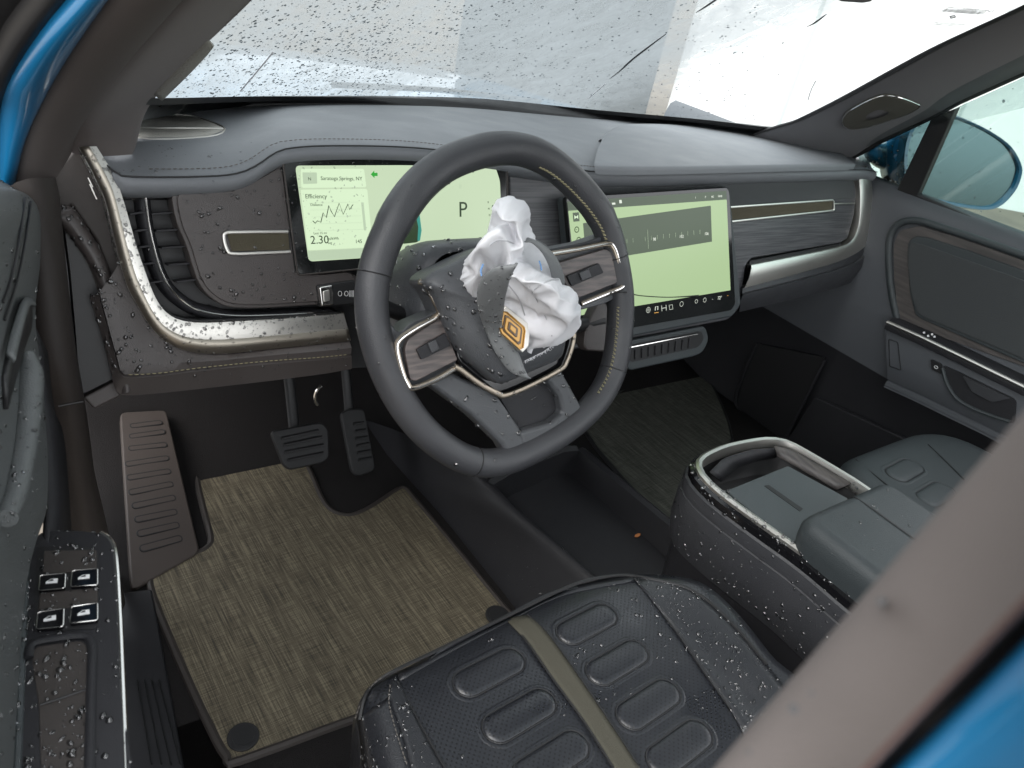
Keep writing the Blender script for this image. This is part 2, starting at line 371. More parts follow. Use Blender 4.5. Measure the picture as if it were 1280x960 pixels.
# ================================================================== SURROUNDINGS
b = MB(); b.add([(-150, -150, -.6), (150, -150, -.6), (150, 150, -.6), (-150, 150, -.6)], [[0, 1, 2, 3]]); tag(b.build('ground', M['ground'], smooth=False), None, None, 'structure')
def slabwall(t, p, q, z0, z1, th, name, m_):
    p = V((p[0], p[1], 0)); q = V((q[0], q[1], 0)); d = (q-p).normalized(); nn = V((-d.y, d.x, 0)); c = (p+q)/2; c.z = (z0+z1)/2
    return MB().box(c, ((q-p).length/2, th, (z1-z0)/2), d, nn, V((0, 0, 1))).build(name, m_, t, smooth=False)
t = thing('building', 'long white building filling the right of the windscreen and the side window', 'building', (11, 3, -.6))
WA, WB_ = (6.35, 5.75), (17.5, -.6)
slabwall(t, WA, WB_, -.6, 5.2, .15, 'wall', M['whitewall']); slabwall(t, (6.2, 5.83), (17.6, -.66), 5.2, 5.32, .3, 'roof_edge', M['metal'])
for k in range(6):
    f_ = (k+.6)/6; c = V((WA[0]+(WB_[0]-WA[0])*f_, WA[1]+(WB_[1]-WA[1])*f_, 0)); d = V((WB_[0]-WA[0], WB_[1]-WA[1], 0)).normalized(); nn = V((d.y, -d.x, 0))
    MB().box(c+nn*.155+V((0, 0, 2.3)), (.02, .008, 2.9), d, nn, V((0, 0, 1))).build('wall_joint', M['wall'], t, smooth=False)
t = thing('building', 'narrow grey block wall left of the white building in the windscreen', 'building', (5.3, 7, -.6))
slabwall(t, (4.7, 7.9), (6.5, 6.3), -.6, 3.4, .2, 'wall', M['greywall']); slabwall(t, (4.65, 7.95), (6.55, 6.26), 3.4, 3.5, .26, 'coping', M['plastic'])
# bonnet beyond the windscreen
t = thing('car_hood', 'wet blue bonnet seen through the bottom of the windscreen', 'hood', (.38, 1.4, .6))
rows = []
for i in range(17):
    s = i/16; y = .66+s*1.25; z = .705-.10*s*s
    rows.append([V((.38+.83*q, y-.16*abs(q)**3*(1-s)-.10*s*q*q, z-.05*abs(q)**3+.012*math.exp(-((abs(q)-.55)/.08)**2))) for q in [k/12-1 for k in range(25)]])
MB().loft(rows).build('bonnet_skin', M['hood'], t, solid=.004, sub=1)
b = MB(); b.tube([V((.1, .80, .735)), V((.35, .83, .737)), V((.62, .81, .735))], .006, 6); b.build('wiper_arm', M['black'], t)
# ================================================================== CABIN SHELL
FZ = .065
b = MB(); b.loft([[V((x, y, z)) for x in [-.47+.09*k for k in range(19)]] for y, z in ((-1.2, FZ), (-.6, FZ), (0, FZ), (.45, FZ), (.58, .085), (.66, .13), (.80, .34), (.92, .62))])
tag(b.build('floor', M['carpet'], solid=.01), None, None, 'structure')
# door sill and kick trim on the driver's side
t = thing('door_sill', 'brown sill and kick trim below the driver side of the dashboard', 'sill trim', (-.44, .1, .05))
kp = on('x', -.425)
dsc = lambda pts: cr([CAM+ray(p[0], p[1])*p[2] for p in pts], 4)
A = dsc([(34, 222, .855), (37, 240, .86), (42, 320, .88), (52, 440, .91), (70, 506, .95), (80, 560, .99), (88, 600, 1.03), (97, 660, 1.10), (112, 720, 1.18), (128, 760, 1.25)])
B_ = dsc([(74, 222, .90), (79, 240, .905), (87, 320, .91), (101, 440, .93), (111, 502, .96), (119, 560, 1.01), (124, 600, 1.05), (138, 660, 1.12), (152, 720, 1.20), (162, 760, 1.27)])
n = 40; A = rs(A, n); B_ = rs(B_, n); mid = [(p+q)/2+V((.0, -.012, .004)) for p, q in zip(A, B_)]
MB().loft([[p+V((-.02, .03, -.02)) for p in A], A, mid, B_, [p+V((.0, .10, -.03)) for p in B_]]).build('kick_trim', M['kick'], t, sub=1)
E2 = [at(*p, 'z', .085) for p in ((120, 745), (190, 735), (236, 990), (100, 990))]
MB().slab(E2, .02).build('scuff_plate', M['plastic'], t, bevel=.004)
b = MB()
for k in range(4):
    p0 = at(172+k*9, 850, 'z', .087); p1 = at(190+k*12, 955, 'z', .087); b.tube([p0, p1], .0012, 5)
b.build('scuff_rib', M['black'], t)
seam = [CAM+ray(*p)*.945 for p in ((73, 508), (88, 505), (104, 502))]
MB().tube(seam, .0012, 5).build('trim_seam', M['black'], t)
E2 = [at(*p, 'z', .075) for p in ((165, 735), (200, 728), (300, 960), (240, 980), (215, 970))]
MB().slab(E2, .01).build('carpet_edge', M['carpet'], t)

# roof and rear of the cabin, shading the interior
t = thing('car_roof', 'headliner and blue roof skin closing the cabin above the windscreen', 'car roof', (.38, -.9, 1.2))
rows = []
for k in range(13):
    y = .06-k*.17
    rows.append([V((.38+.70*q, y-.16*q*q*(1 if k == 0 else 0), 1.20+.05*math.sin(k/12*3.0)-.05*q**4)) for q in [j/8-1 for j in range(17)]])
MB().loft(rows[:3]).build('headliner', M['pillar'], t, solid=.02)
MB().loft([[p+V((0, 0, .02)) for p in r_] for r_ in rows[:3]]).build('roof_skin', M['paint'], t, solid=.01)
MB().loft(rows[2:]).build('roof_glass', M['roofglass'], t)
for sl in (slice(0, 3), slice(14, 17)): MB().loft([r_[sl] for r_ in rows[2:]]).build('side_rail', M['pillar'], t, solid=.03)
t = thing('cabin_rear', 'dark rear bulkhead and far side wall behind the front seats', 'car body', (.38, -1.9, .0))
b = MB(); b.box((.38, -2.0, .33), (.85, .03, .36)); b.build('bulkhead', M['carpet'], t)
b = MB(); b.box((1.17, -1.4, .42), (.03, .6, .36)); b.build('rear_side', M['leather'], t)

# footwell side walls
t = thing('tunnel_side', 'dark plastic wall between the driver footwell and the floor tray', 'console side', (.15, .1, .06))
top = curve([(560, 560), (610, 605), (640, 637), (690, 680), (741, 724), (800, 775)], lambda p: at(*p, 'z', .205), 6)
bot = curve([(440, 520), (500, 590), (545, 640), (585, 690), (640, 760), (690, 830)], lambda p: at(*p, 'z', .07), 6)
n = 24; top = rs(top, n); bot = rs(bot, n)
MB().loft([bot, [p.lerp(q, .5)+V((-.008, 0, .01)) for p, q in zip(bot, top)], [q+V((-.010, 0, -.008)) for q in top], [q+V((-.003, 0, .003)) for q in top], [q+V((.010, 0, .003)) for q in top], [q+V((.014, 0, -.01)) for q in top]]).build('side_wall', M['plastic'], t, sub=1)
# floor tray between the footwells
t2 = thing('floor_tray', 'open dark floor tray ahead of the centre console holding an orange leaf', 'tray', (.29, .05, .1))
zt = .205; zi = .155
Lr = rs([at(*p, 'z', zt) for p in ((612, 606), (741, 724), (800, 776))], 16)
Rr = rs([at(*p, 'z', zt) for p in ((722, 562), (842, 662), (900, 715))], 16)
MB().loft([Lr, [V((p.x+.012, p.y, zi)) for p in Lr], [V((q.x-.012, q.y, zi)) for q in Rr], Rr, [q+V((.010, 0, .004)) for q in Rr], [q+V((.022, 0, -.003)) for q in Rr], [q+V((.03, 0, -.12)) for q in Rr]]).build('tray_floor', M['plastic'], t2)
Fr = [Lr[0], at(640, 590, 'z', zt), at(705, 563, 'z', zt), Rr[0]]
MB().loft([[p+V((0, .02, -.10)) for p in Fr], [p+V((0, .016, .0)) for p in Fr], [p+V((0, .006, .006)) for p in Fr], [p+V((0, -.004, 0)) for p in Fr], [p+V((0, -.010, -.052)) for p in Fr]]).build('front_rim', M['plastic'], t2)
lp = at(797, 669, 'z', zi+.004)
MB().slab([lp+V((x*.9, y*.9, .004*math.sin(40*x))) for x, y in ((-.008, 0), (-.003, .004), (.004, .0035), (.009, .001), (.004, -.003), (-.002, -.004))], .001, V((0, 0, 1))).build('fallen_leaf', M['leaf'])
lf = bpy.data.objects['fallen_leaf']; tag(lf, 'small orange leaf scrap lying in the floor tray', 'leaf')

# driver footrest
t = thing('footrest', 'brown ribbed rubber footrest left of the driver floor mat', 'footrest', (-.33, .45, .08))
f0 = [at(*p, 'z', .083) for p in ((164, 738), (250, 690))]; f1 = [at(*p, 'y', .63) for p in ((150, 515), (208, 512))]
Q = [f0[0], f0[1], f1[1], f1[0]]; fn = poly_n(Q)
M['footr'] = mat('brown rubber', (.052, .041, .036), .62, bump=(1500, .25))
fb = MB().slab(rnd(Q, .012), .02, fn).build('pad', M['footr'], t, bevel=.004)
def fq(s, u): return (f0[0].lerp(f0[1], s)).lerp(f1[0].lerp(f1[1], s), u)
def proj_pt(px, py): return hit(px, py, f0[0]+fn*.001, fn)
rings = [((170.5, 687.6), (223, 673.5)), ((167, 668.6), (219.7, 657)), ((164, 651), (217, 640.7)), ((160.7, 634), (215, 623)), ((156.4, 617), (212, 606)), ((154, 598.7), (209, 590)), ((152, 581.7), (206.6, 573.5)), ((156, 562), (204, 557)), ((157, 547), (201.7, 540.7)), ((158, 534), (198, 529))]
for k, (a, c) in enumerate(rings):
    a = proj_pt(a[0]+5, a[1]-1); c = proj_pt(c[0]+4, c[1]-1)
    d = (c-a).normalized(); s = fn.cross(d); h = .0062*(1-.02*k)
    P = [a+s*h, a-s*h, c-s*h, c+s*h]; P = rnd(P, .006, 4)
    o = MB().tube(P, .0016, 6, closed=True).build('rib', M['rubber'], t)
    MB().slab([p+fn*.0012 for p in P], .002, fn).build('rib_pad', M['footr'], o, smooth=False)

# driver floor mat
t = thing('floor_mat', 'olive woven floor mat under the pedals in the driver footwell', 'floor mat', (-.1, .2, FZ))
mz = lambda p: at(p[0], p[1], 'z', .080)
mo = [(245, 562), (330, 535), (362, 529), (376, 565), (389, 591), (402, 622), (414, 637), (430, 643), (447, 641), (470, 629), (497, 611), (507, 610), (518, 622), (560, 672), (632, 760), (676, 815), (600, 858), (520, 880), (454, 893), (302, 948), (284, 944), (262, 905), (225, 825), (192, 745), (188, 716), (197, 703), (240, 692), (258, 684), (264, 672), (256, 640), (247, 600)]
mo = cr([mz(p) for p in mo], 3, True)
MB().slab(mo, .008, V((0, 0, 1))).build('woven_top', M['weave'], t, bevel=.003)
MB().tube([p+V((0, 0, -.004)) for p in mo], .0062, 8, closed=True, up=V((0, 0, 1))).build('edge_binding', M['brown'], t)
def disc(c, n, r, t_, k=20, X=V((1, 0, 0))):
    X = (X-n*X.dot(n)).normalized(); Y = n.cross(X); return MB().slab([c+X*r*math.cos(i*2*math.pi/k)+Y*r*math.sin(i*2*math.pi/k) for i in range(k)], t_, n)
for p in ((304, 920), (622, 768)):
    c = at(*p, 'z', .083); o = disc(c, V((0, 0, 1)), .0205, .004).build('grommet', M['rubber'], t, bevel=.001)
    disc(c+V((0, 0, .0006)), V((0, 0, 1)), .014, .001).build('grommet_hole', M['black'], o)
# passenger mat
pm = cr([at(*p, 'z', .080) for p in ((733, 540), (748, 512), (790, 482), (872, 455), (885, 470), (915, 548), (880, 600), (842, 655), (800, 620))], 4, True)
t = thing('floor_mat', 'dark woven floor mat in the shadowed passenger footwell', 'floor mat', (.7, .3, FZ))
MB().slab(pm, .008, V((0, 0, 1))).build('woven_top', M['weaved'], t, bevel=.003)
MB().tube([p+V((0, 0, -.003)) for p in pm], .005, 6, closed=True, up=V((0, 0, 1))).build('edge_binding', M['rubber'], t)

# pedals
def pedal(name, label, px, off, ribs, ymid, th, armtop):
    pn = V((0, -.80, .60)).normalized(); c = at(*off, 'y', ymid)
    pts = [hit(*p, c, pn) for p in px]; t = thing(name, label, 'pedal', tuple(c))
    MB().slab(rnd(pts, .010), th, pn).build('pad', M['rubber'], t, bevel=.004)
    for a, d in ribs:
        P0 = hit(*a, c+pn*.001, pn); P1 = hit(*d, c+pn*.001, pn)
        MB().tube([P0, P0.lerp(P1, .05), P0.lerp(P1, .95), P1], .0034, 8, flat=.8).build('rib', M['rubber'], t)
    MB().tube([c-pn*th, c-pn*.03+V((0, .02, .03)), c+V((.0, .10, .14)), c+V((0, .13, .26))], .010, 8, flat=.6).build('arm', M['black'], t)
    return t, c
bp_, bc = pedal('brake_pedal', 'wide ribbed black brake pedal above the floor mat', [(338, 539), (402, 527), (411, 536), (412, 572), (404, 579), (362, 588), (354, 581)], (378, 556), [((352, 548), (398, 538)), ((355, 556), (402, 546)), ((356, 565), (404, 556)), ((360, 575), (404, 566))], .36, .014, 0)
ac_, a_c = pedal('accelerator_pedal', 'narrow ribbed black accelerator pedal right of the brake', [(426, 516), (440, 510), (456, 511), (470, 585), (466, 590), (448, 596), (440, 590)], (449, 553), [((442, 530), (455, 528)), ((444, 539), (457, 537)), ((445, 548), (459, 546)), ((446, 557), (461, 554)), ((447, 566), (463, 563)), ((448, 575), (464, 572))], .40, .014, 0)
hk = [at(*p, 'y', .34) for p in ((402, 482), (396, 489), (394, 499), (397, 506))]
MB().tube(cr(hk, 4), .0032, 8).build('return_hook', M['chrome'], bp_)

# under-dash panel, left
t = thing('knee_panel', 'dark lower knee panel under the driver side of the dash', 'panel', (-.2, .3, .4))
u0 = [D(-.01)(p) for p in ((150, 488), (220, 484), (330, 474), (440, 458))]; u0 = cr(u0, 4)
MB().loft([u0, [p+V((0, .10, -.03)) for p in u0], [p+V((0, .26, -.05)) for p in u0], [p+V((0, .42, .02)) for p in u0]]).build('panel_skin', M['plastic'], t, solid=.006)

# ================================================================== DASHBOARD
dash = thing('dashboard', 'grey leather dashboard with metal trim strips and rain drops', 'dashboard', (.38, .3, .5))
TP = lambda z: (lambda p: at(p[0], p[1], 'z', z))
stitch_px = [(150, 214), (200, 215), (262, 214), (290, 211), (306, 206), (322, 197), (338, 186), (356, 180), (400, 177), (480, 178), (546, 183), (640, 196), (735, 210), (800, 212), (900, 211), (1000, 209.5), (1070, 209), (1090, 212)]
st = curve(stitch_px, D(.004), 8); N_ = 140; st = rs([at(118, 186, 'y', .25)]+[at(132, 203, 'y', .243)]+st, N_)
rear_px = [(120, 128), (187, 131), (300, 130), (400, 129), (500, 130), (590, 133), (719, 144), (880, 156), (950, 161), (1010, 165), (1060, 170)]
rear = rs(curve(rear_px, TP(.748), 8), N_)
crease = [p.lerp(q, .30)+V((0, 0, .010)) for p, q in zip(st, rear)]
rows = []
under = [p+DN*-.006+V((0, 0, -.034)) for p in st]
rows = [[p+V((0, .03, .004)) for p in under], under, [p+DN*.012+V((0, -.004, -.024)) for p in st], [p+DN*.014+V((0, -.004, -.012)) for p in st], [p+DN*.008+V((0, -.003, -.002)) for p in st], st,
        [p.lerp(q, .12)+V((0, 0, .007)) for p, q in zip(st, rear)], crease, [p.lerp(q, .36)+V((0, 0, .007)) for p, q in zip(st, rear)],
        [p.lerp(q, .6)+V((0, 0, .006)) for p, q in zip(st, rear)], [p.lerp(q, .85)+V((0, 0, .004)) for p, q in zip(st, rear)], rear, [p+V((0, .015, -.02)) for p in rear]]
tpb = MB().loft(rows); DTT = BVHTree.FromPolygons(tpb.v, tpb.f)
def DT(p):
    d = ray(*p); h = DTT.ray_cast(CAM, d); q = h[0] if h[0] is not None else at(p[0], p[1], 'z', .775); return q-d*.0035
toppad = tpb.build('top_pad', M['dash'], dash, sub=1)
stitches([p+V((0, .004, .0022)) for p in st[6:]], .0062, .0042, .0006).build('stitching', M['threadd'], dash)
MB().tube([p+DN*.011+V((0, -.004, -.0045)) for p in st], .0011, 5).build('piping_seam', M['black'], dash)
# raised passenger-side pad
pf = curve([(742, 207), (800, 208), (900, 207), (1000, 205.5), (1068, 205)], TP(.781), 6); pr = curve([(748, 176), (758, 167), (766, 161), (780, 157), (830, 157), (900, 161), (960, 166), (1012, 172)], TP(.762), 6)
n = 40; pf = rs(pf, n); pr = rs(pr, n)
MB().loft([[p+V((0, -.004, -.012)) for p in pf], [p+V((0, -.003, .002)) for p in pf], pf, [p.lerp(q, .5)+V((0, 0, .010)) for p, q in zip(pf, pr)], [q+V((0, -.012, .008)) for q in pr], [q+V((0, 0, .003)) for q in pr], [q+V((0, .004, -.012)) for q in pr]]).build('passenger_pad', M['dash'], dash, sub=1)
# black strip at the glass
cb = curve([(120, 129), (187, 131), (300, 130), (400, 129), (500, 130), (590, 133), (719, 144), (880, 156), (950, 161), (1010, 165)], TP(.752), 6)
ct = curve([(130, 112), (195, 116), (300, 115), (400, 115), (500, 116), (610, 120), (737, 133), (880, 146), (950, 154.5), (1010, 160)], WS(-.006), 6)
n = 60; cb = rs(cb, n); ct = rs(ct, n)
MB().loft([[p+V((0, -.004, -.01)) for p in cb], cb, [p.lerp(q, .6)+V((0, 0, .004)) for p, q in zip(cb, ct)], ct, [q+V((0, .01, -.01)) for q in ct]]).build('defrost_strip', M['black'], dash, smooth=True)
# speaker grilles
def grille(px, z, line, name='speaker_grille'):
    P = [DT(p) for p in px]; h_ = len(px)//2
    g = MB().loft([[DT(q) for q in row] for row in z]).build(name, M['metalmesh'], dash, solid=.003)
    MB().tube(cr(P+P[:1], 4), .0012, 6).build('grille_frame', M['metal'], g)
    if line: MB().tube([DT(p)-ray(*p)*.001 for p in line], .0009, 5).build('grille_bar', M['metal'], g)
mm = mat('speaker mesh', (.34, .33, .30), .55, .4, bump=(420, .9)); M['metalmesh'] = mm
grille([(168, 144), (232, 144), (260, 151), (281, 161), (259, 171), (168, 172)], [[(168, 144), (200, 144), (232, 144.5), (260, 151), (280, 160)], [(168, 153), (200, 153), (232, 153.5), (258, 156), (280, 160.5)], [(168, 163), (200, 163), (232, 163), (258, 163), (280, 161.5)], [(168, 172), (200, 172), (232, 172), (258, 171), (280, 162)]], [(170, 160), (279, 160.5)])
grille([(962, 170), (986, 169.5), (1030, 187), (1012, 187)], [[(962, 170), (986, 169.5)], [(975, 174), (1002, 176)], [(1012, 187), (1030, 187)]], None)

# metal trim, left: an L-shaped strip with a crease
inn = curve([(120, 183), (132, 202), (144, 222), (151, 242), (158, 265), (165, 290), (171, 311), (179, 334), (187, 356), (195, 374), (206, 389), (223, 399), (250, 403), (300, 401), (360, 397.5), (428, 391.5)], D(.004), 6)
out = curve([(98, 184), (105, 197), (114, 213), (122, 230), (130, 247), (136, 270), (143, 300), (151, 332), (160, 360), (172, 382), (186, 405), (204, 424), (232, 438), (275, 442), (340, 436), (437, 426)], D(.004), 6)
n = 90; inn = rs(inn, n); out = rs(out, n)
cre = [p.lerp(q, .42+.10*min(1, i/45))+DN*.006 for i, (p, q) in enumerate(zip(inn, out))]
trimL = MB().loft([[p-DN*.02 for p in inn], [p-DN*.002 for p in inn], inn, [p+DN*.0035 for p in inn], cre, [q+DN*.001 for q in out], [q-DN*.02 for q in out]]).build('metal_trim', M['metal'], dash)
bt = MB().loft([[p.lerp(q, .04)+DN*.0014 for p, q in zip(cre, out)], [p.lerp(q, .5)+DN*.0016 for p, q in zip(cre, out)], [p.lerp(q, .99)+DN*.0018 for p, q in zip(cre, out)]]).build('bronze_face', M['tanmetal'], trimL, solid=.001)
MB().slab([inn[-1], out[-1], out[-1]-DN*.02, inn[-1]-DN*.02], .002).build('trim_end', M['bronze'], trimL)
# leather knee roll below the trim
so_ = [q-DN*.001 for q in out][24:]
stl = curve([(124, 365), (132, 395), (140, 425), (147, 450), (152, 466), (165, 467.5), (200, 465.5), (250, 459), (330, 451), (400, 446), (438, 442)], D(.006), 6); stl = rs(stl, n-24)
bot = curve([(112, 372), (122, 402), (131, 435), (138, 462), (146, 490), (165, 494), (205, 491), (260, 485), (330, 477), (400, 468), (440, 461)], D(-.004), 6); bot = rs(bot, n-24)
so_ = rs(so_, n-24)
kr = MB().loft([[p-DN*.012 for p in so_], so_, [p.lerp(q, .5)+DN*.006 for p, q in zip(so_, stl)], [q+DN*.002 for q in stl], [q-DN*.002 for q in stl], [q.lerp(r_, .15)+DN*.003 for q, r_ in zip(stl, bot)], [q.lerp(r_, .7)+DN*.001 for q, r_ in zip(stl, bot)], bot, [r_+V((.01, .04, .004)) for r_ in bot], [r_+V((.01, .16, .0)) for r_ in bot]]).build('knee_roll', M['warmlit'], dash)
stitches([q+DN*.0035 for q in stl][18:], .006, .004, .0006).build('stitching', M['thread'], dash)
# side of the dash next to the door: roll and dark pocket panel
ra = curve([(72, 262), (84, 256), (96, 262), (110, 284), (128, 314), (140, 342), (152, 376), (160, 410), (166, 450), (168, 485)], D(-.006), 6)
rb = curve([(70, 275), (78, 284), (92, 302), (108, 326), (120, 352), (128, 382), (134, 412), (142, 445), (148, 470), (150, 492)], D(-.006), 6)
n2 = 40; ra = rs(ra, n2); rb = rs(rb, n2)
sr = MB().loft([[p-DN*.02 for p in ra], ra, [p.lerp(q, .4)+DN*.010 for p, q in zip(ra, rb)], [p.lerp(q, .8)+DN*.009 for p, q in zip(ra, rb)], rb, [q-DN*.012 for q in rb]]).build('side_roll', M['warmlit'], dash, sub=1)
pk = [D(-.012)(p) for p in ((80, 281), (83, 287), (95, 303), (112, 330), (122, 356), (130, 390), (138, 425), (147, 466), (141, 474), (100, 494), (95, 420), (88, 340))]
MB().slab(rnd(pk, .008), .03).build('side_pocket', M['black'], dash, bevel=.004)
pe = cr(pk[:8], 4); MB().tube([p+DN*.002 for p in pe], .0022, 6).build('pocket_edge', M['brown'], dash)
MB().slab([D(-.02)(p) for p in ((94, 184), (120, 190), (150, 260), (160, 350), (150, 380), (120, 300), (90, 258), (70, 268), (62, 220))], .03).build('side_cap', M['brown'], dash, bevel=.004)
MB().slab([D(-.016)(p) for p in ((104, 497), (143, 477), (152, 495), (118, 512))], .03).build('lower_bracket', M['warmlit'], dash, bevel=.003)
b = MB()
for q in ((113, 228), (115, 236), (118, 243)): b.tube([D(-.014)((q[0]-3, q[1]-6)), D(-.014)((q[0]+3, q[1]+6))], .0007, 5)
b.build('vin_marks', M['metal'], dash)

# air vent, left
back = [D(-.05)(p) for p in ((148, 236), (250, 232), (262, 330), (300, 400), (420, 400), (420, 404), (250, 406), (200, 390), (176, 330))]
MB().slab(back, .01).build('vent_back', M['black'], dash, smooth=False)
MB().loft([[p-DN*.004 for p in inn[18:]], [p-DN*.05 for p in inn[18:]]]).build('vent_wall', M['black'], dash, solid=.002)
vent = thing('air_vent', 'tall curved air vent at the left end of the dashboard', 'air vent', tuple(D(-.02)((200, 300))))
bl = curve([(179, 232), (181, 255), (185, 285), (192, 315), (200, 340), (211, 360), (227, 376), (250, 389), (290, 395), (350, 394), (415, 390)], D(-.010), 6); bl = rs(bl, 60)
sd_ = [(b2-a2).normalized().cross(DN).normalized() for a2, b2 in zip(bl, bl[1:]+[bl[-1]+bl[-1]-bl[-2]])]
bw = lambda i: .0085 if i < 34 else .006
MB().loft([[p-DN*.03+s*bw(i) for i, (p, s) in enumerate(zip(bl, sd_))], [p-DN*.002+s*bw(i) for i, (p, s) in enumerate(zip(bl, sd_))], [p+DN*.003 for p in bl], [p-DN*.002-s*bw(i) for i, (p, s) in enumerate(zip(bl, sd_))], [p-DN*.03-s*bw(i) for i, (p, s) in enumerate(zip(bl, sd_))]]).build('centre_blade', M['plastic'], vent, sub=1)
MB().tube([p+DN*.0035-s*.001 for p, s in zip(bl, sd_)], .0012, 6).build('chrome_line', M['chrome'], vent)
for a, c in (((157, 247), (176, 246)), ((163, 267), (178, 265)), ((169, 288), (182, 286)), ((174, 308), (187, 306)), ((179, 329), (195, 327)), ((187, 352), (205, 349)), ((188, 247), (219, 245)), ((190, 267), (221, 265)), ((196, 288), (225, 286)), ((203, 309), (230, 307)), ((211, 330), (236, 328)), ((221, 351), (243, 348))):
    A = D(-.022)(a); B_ = D(-.022)(c); q = (B_-A).normalized(); MB().box((A+B_)/2, ((B_-A).length/2+.003, .014, .0012), q, DN, q.cross(DN)).build('slat', M['plastic'], vent, bevel=.0005)

# fascia panel left of the driver display
fp = cr([D(.002)(p) for p in ((217, 262), (215, 246), (219, 236), (228, 231), (262, 229), (300, 226), (318, 221), (334, 213), (346, 206), (353, 205), (358, 240), (366, 300), (371, 334), (380, 344), (410, 345), (445, 344), (446, 376), (420, 379), (380, 382), (330, 385), (300, 385), (278, 381), (258, 367), (245, 346), (233, 308), (222, 282))], 4, True)
fc = sum(fp, V((0, 0, 0)))/len(fp)
MB().slab([fc+(p-fc)*1.0 for p in fp], .03, DN).build('fascia_rim', M['warmlit'], dash, bevel=.004)
fa = MB().slab([fc+(p-fc)*.945+DN*.0035 for p in fp], .02, DN).build('fascia_panel', M['warmlit'], dash, bevel=.006, seg=3)
def slot(fr, inner, off, parent, cloth='slotcloth', r=.0022, close=True):
    F_ = px3(fr, D(off)); o = MB().slab(px3(inner, D(off)), .004, DN).build('air_slot', M[cloth], parent, smooth=False)
    MB().tube(rnd(F_, .006) if close else cr(F_, 4), r, 8, closed=close, flat=.8, up=DN).build('slot_frame', M['metal'], o)
MB().slab(px3([(282, 290), (362, 287), (364, 317), (292, 318)], D(.006)), .004, DN).build('slot_shade', M['black'], dash)  # flat black slab painted as the shade inside the slot
slot([(360, 289.5), (300, 290), (283, 291), (280, 297), (284, 312), (292, 317), (330, 316), (363, 314.5)], [(284, 292), (360, 290), (362, 312), (290, 314)], .0072, dash, close=False)
# light switch block
ls = thing('light_switch', 'chrome edged light switch with icons left of the steering wheel', 'switch', tuple(D(.01)((420, 365))))
MB().slab(rnd(px3([(396, 357), (444, 350), (446, 380), (400, 384)], D(.010)), .003), .02, DN).build('panel', M['black'], ls, bevel=.002)
MB().slab(rnd(px3([(399, 359), (416, 356), (418, 381), (402, 383)], D(.016)), .003), .012, DN).build('button', M['chrome'], ls, bevel=.002)
MB().slab(rnd(px3([(404, 364), (412, 362), (413, 376), (405, 378)], D(.0172)), .002), .002, DN).build('button_face', M['metal'], ls, bevel=.0008)
b = MB()
for q in ((425, 367), (433, 367)):
    b.tube([D(.0115)((q[0]+2.4*math.cos(k*.785), q[1]+3.2*math.sin(k*.785))) for k in range(8)], .0003, 4, closed=True)
for k in range(4): b.tube([D(.0115)((437+k*1.6, 363)), D(.0115)((437+k*1.6, 371))], .0003, 4)
b.build('icon', M['white'], ls)

# right half of the dash face
wp = px3([(636, 199), (744, 223), (1058, 217), (1067, 221), (1071, 240), (1068, 268), (1060, 298), (1050, 304), (939, 323), (932, 332), (928, 362), (924, 386), (910, 400), (700, 440), (640, 330)], D(-.006))
MB().slab(rnd(wp, .008), .02, DN).build('wood_panel', M['woodh'], dash, bevel=.003)
MB().slab(rnd(px3([(740, 226), (1060, 219), (1068, 226), (1069, 248), (900, 258), (740, 268)], D(-.0035)), .006), .006, DN).build('upper_wood_band', M['alcant'], dash, bevel=.002)
MB().slab(px3([(905, 256), (1044, 249), (1044, 264), (905, 280)], D(-.002)), .004, DN).build('slot_shade', M['black'], dash)  # black slab in place of the slot's inner shade
slot([(905, 259.5), (1042, 250), (1043, 263), (905, 278)], [(905, 260), (1041, 251), (1040, 262), (905, 276)], -.0012, dash, 'slotcloth', .0022)
MB().tube([D(-.001)((1043, 254.5)), D(-.001)((1068.5, 254))], .0015, 6).build('slot_bar', M['metal'], dash)
MB().slab(px3([(938, 326), (1052, 304), (1052, 310), (936, 334)], D(-.004)), .003, DN).build('trim_groove', M['black'], dash)
rin = curve([(1073, 219), (1075, 235), (1075, 262), (1073, 282), (1068, 296), (1059, 305), (1040, 311), (1000, 319.5), (939, 331.5)], D(.004), 6); rou = curve([(1083, 207), (1088.5, 222), (1090, 249), (1089.5, 280), (1086, 300), (1075, 313), (1050, 326), (1000, 341), (930, 360)], D(.004), 6)
n = 60; rin = rs(rin, n); rou = rs(rou, n)
MB().loft([[p-DN*.02 for p in rin], rin, [p.lerp(q, .12)+DN*.003 for p, q in zip(rin, rou)], [p.lerp(q, .55)+DN*.0045 for p, q in zip(rin, rou)], [q+DN*.001 for q in rou], [q-DN*.02 for q in rou]]).build('metal_trim', M['metal'], dash)
l1 = rs([q-DN*.003 for q in rou[18:]], 50); l2 = rs(curve([(1091, 300), (1088, 318), (1078, 333), (1050, 345), (1000, 358), (926, 375)], D(.004), 6), 50); l3 = rs(curve([(1096, 310), (1092, 330), (1078, 346), (1050, 358), (1000, 372), (924, 390)], D(-.02), 6), 50)
MB().loft([[p-DN*.01 for p in l1], l1, [p.lerp(q, .42)+DN*.001 for p, q in zip(l1, l2)], [p.lerp(q, .5)-DN*.001 for p, q in zip(l1, l2)], [p.lerp(q, .55)+DN*.004 for p, q in zip(l1, l2)], l2, l3, [p+V((0, .10, -.01)) for p in l3]]).build('lower_roll', M['leather'], dash)
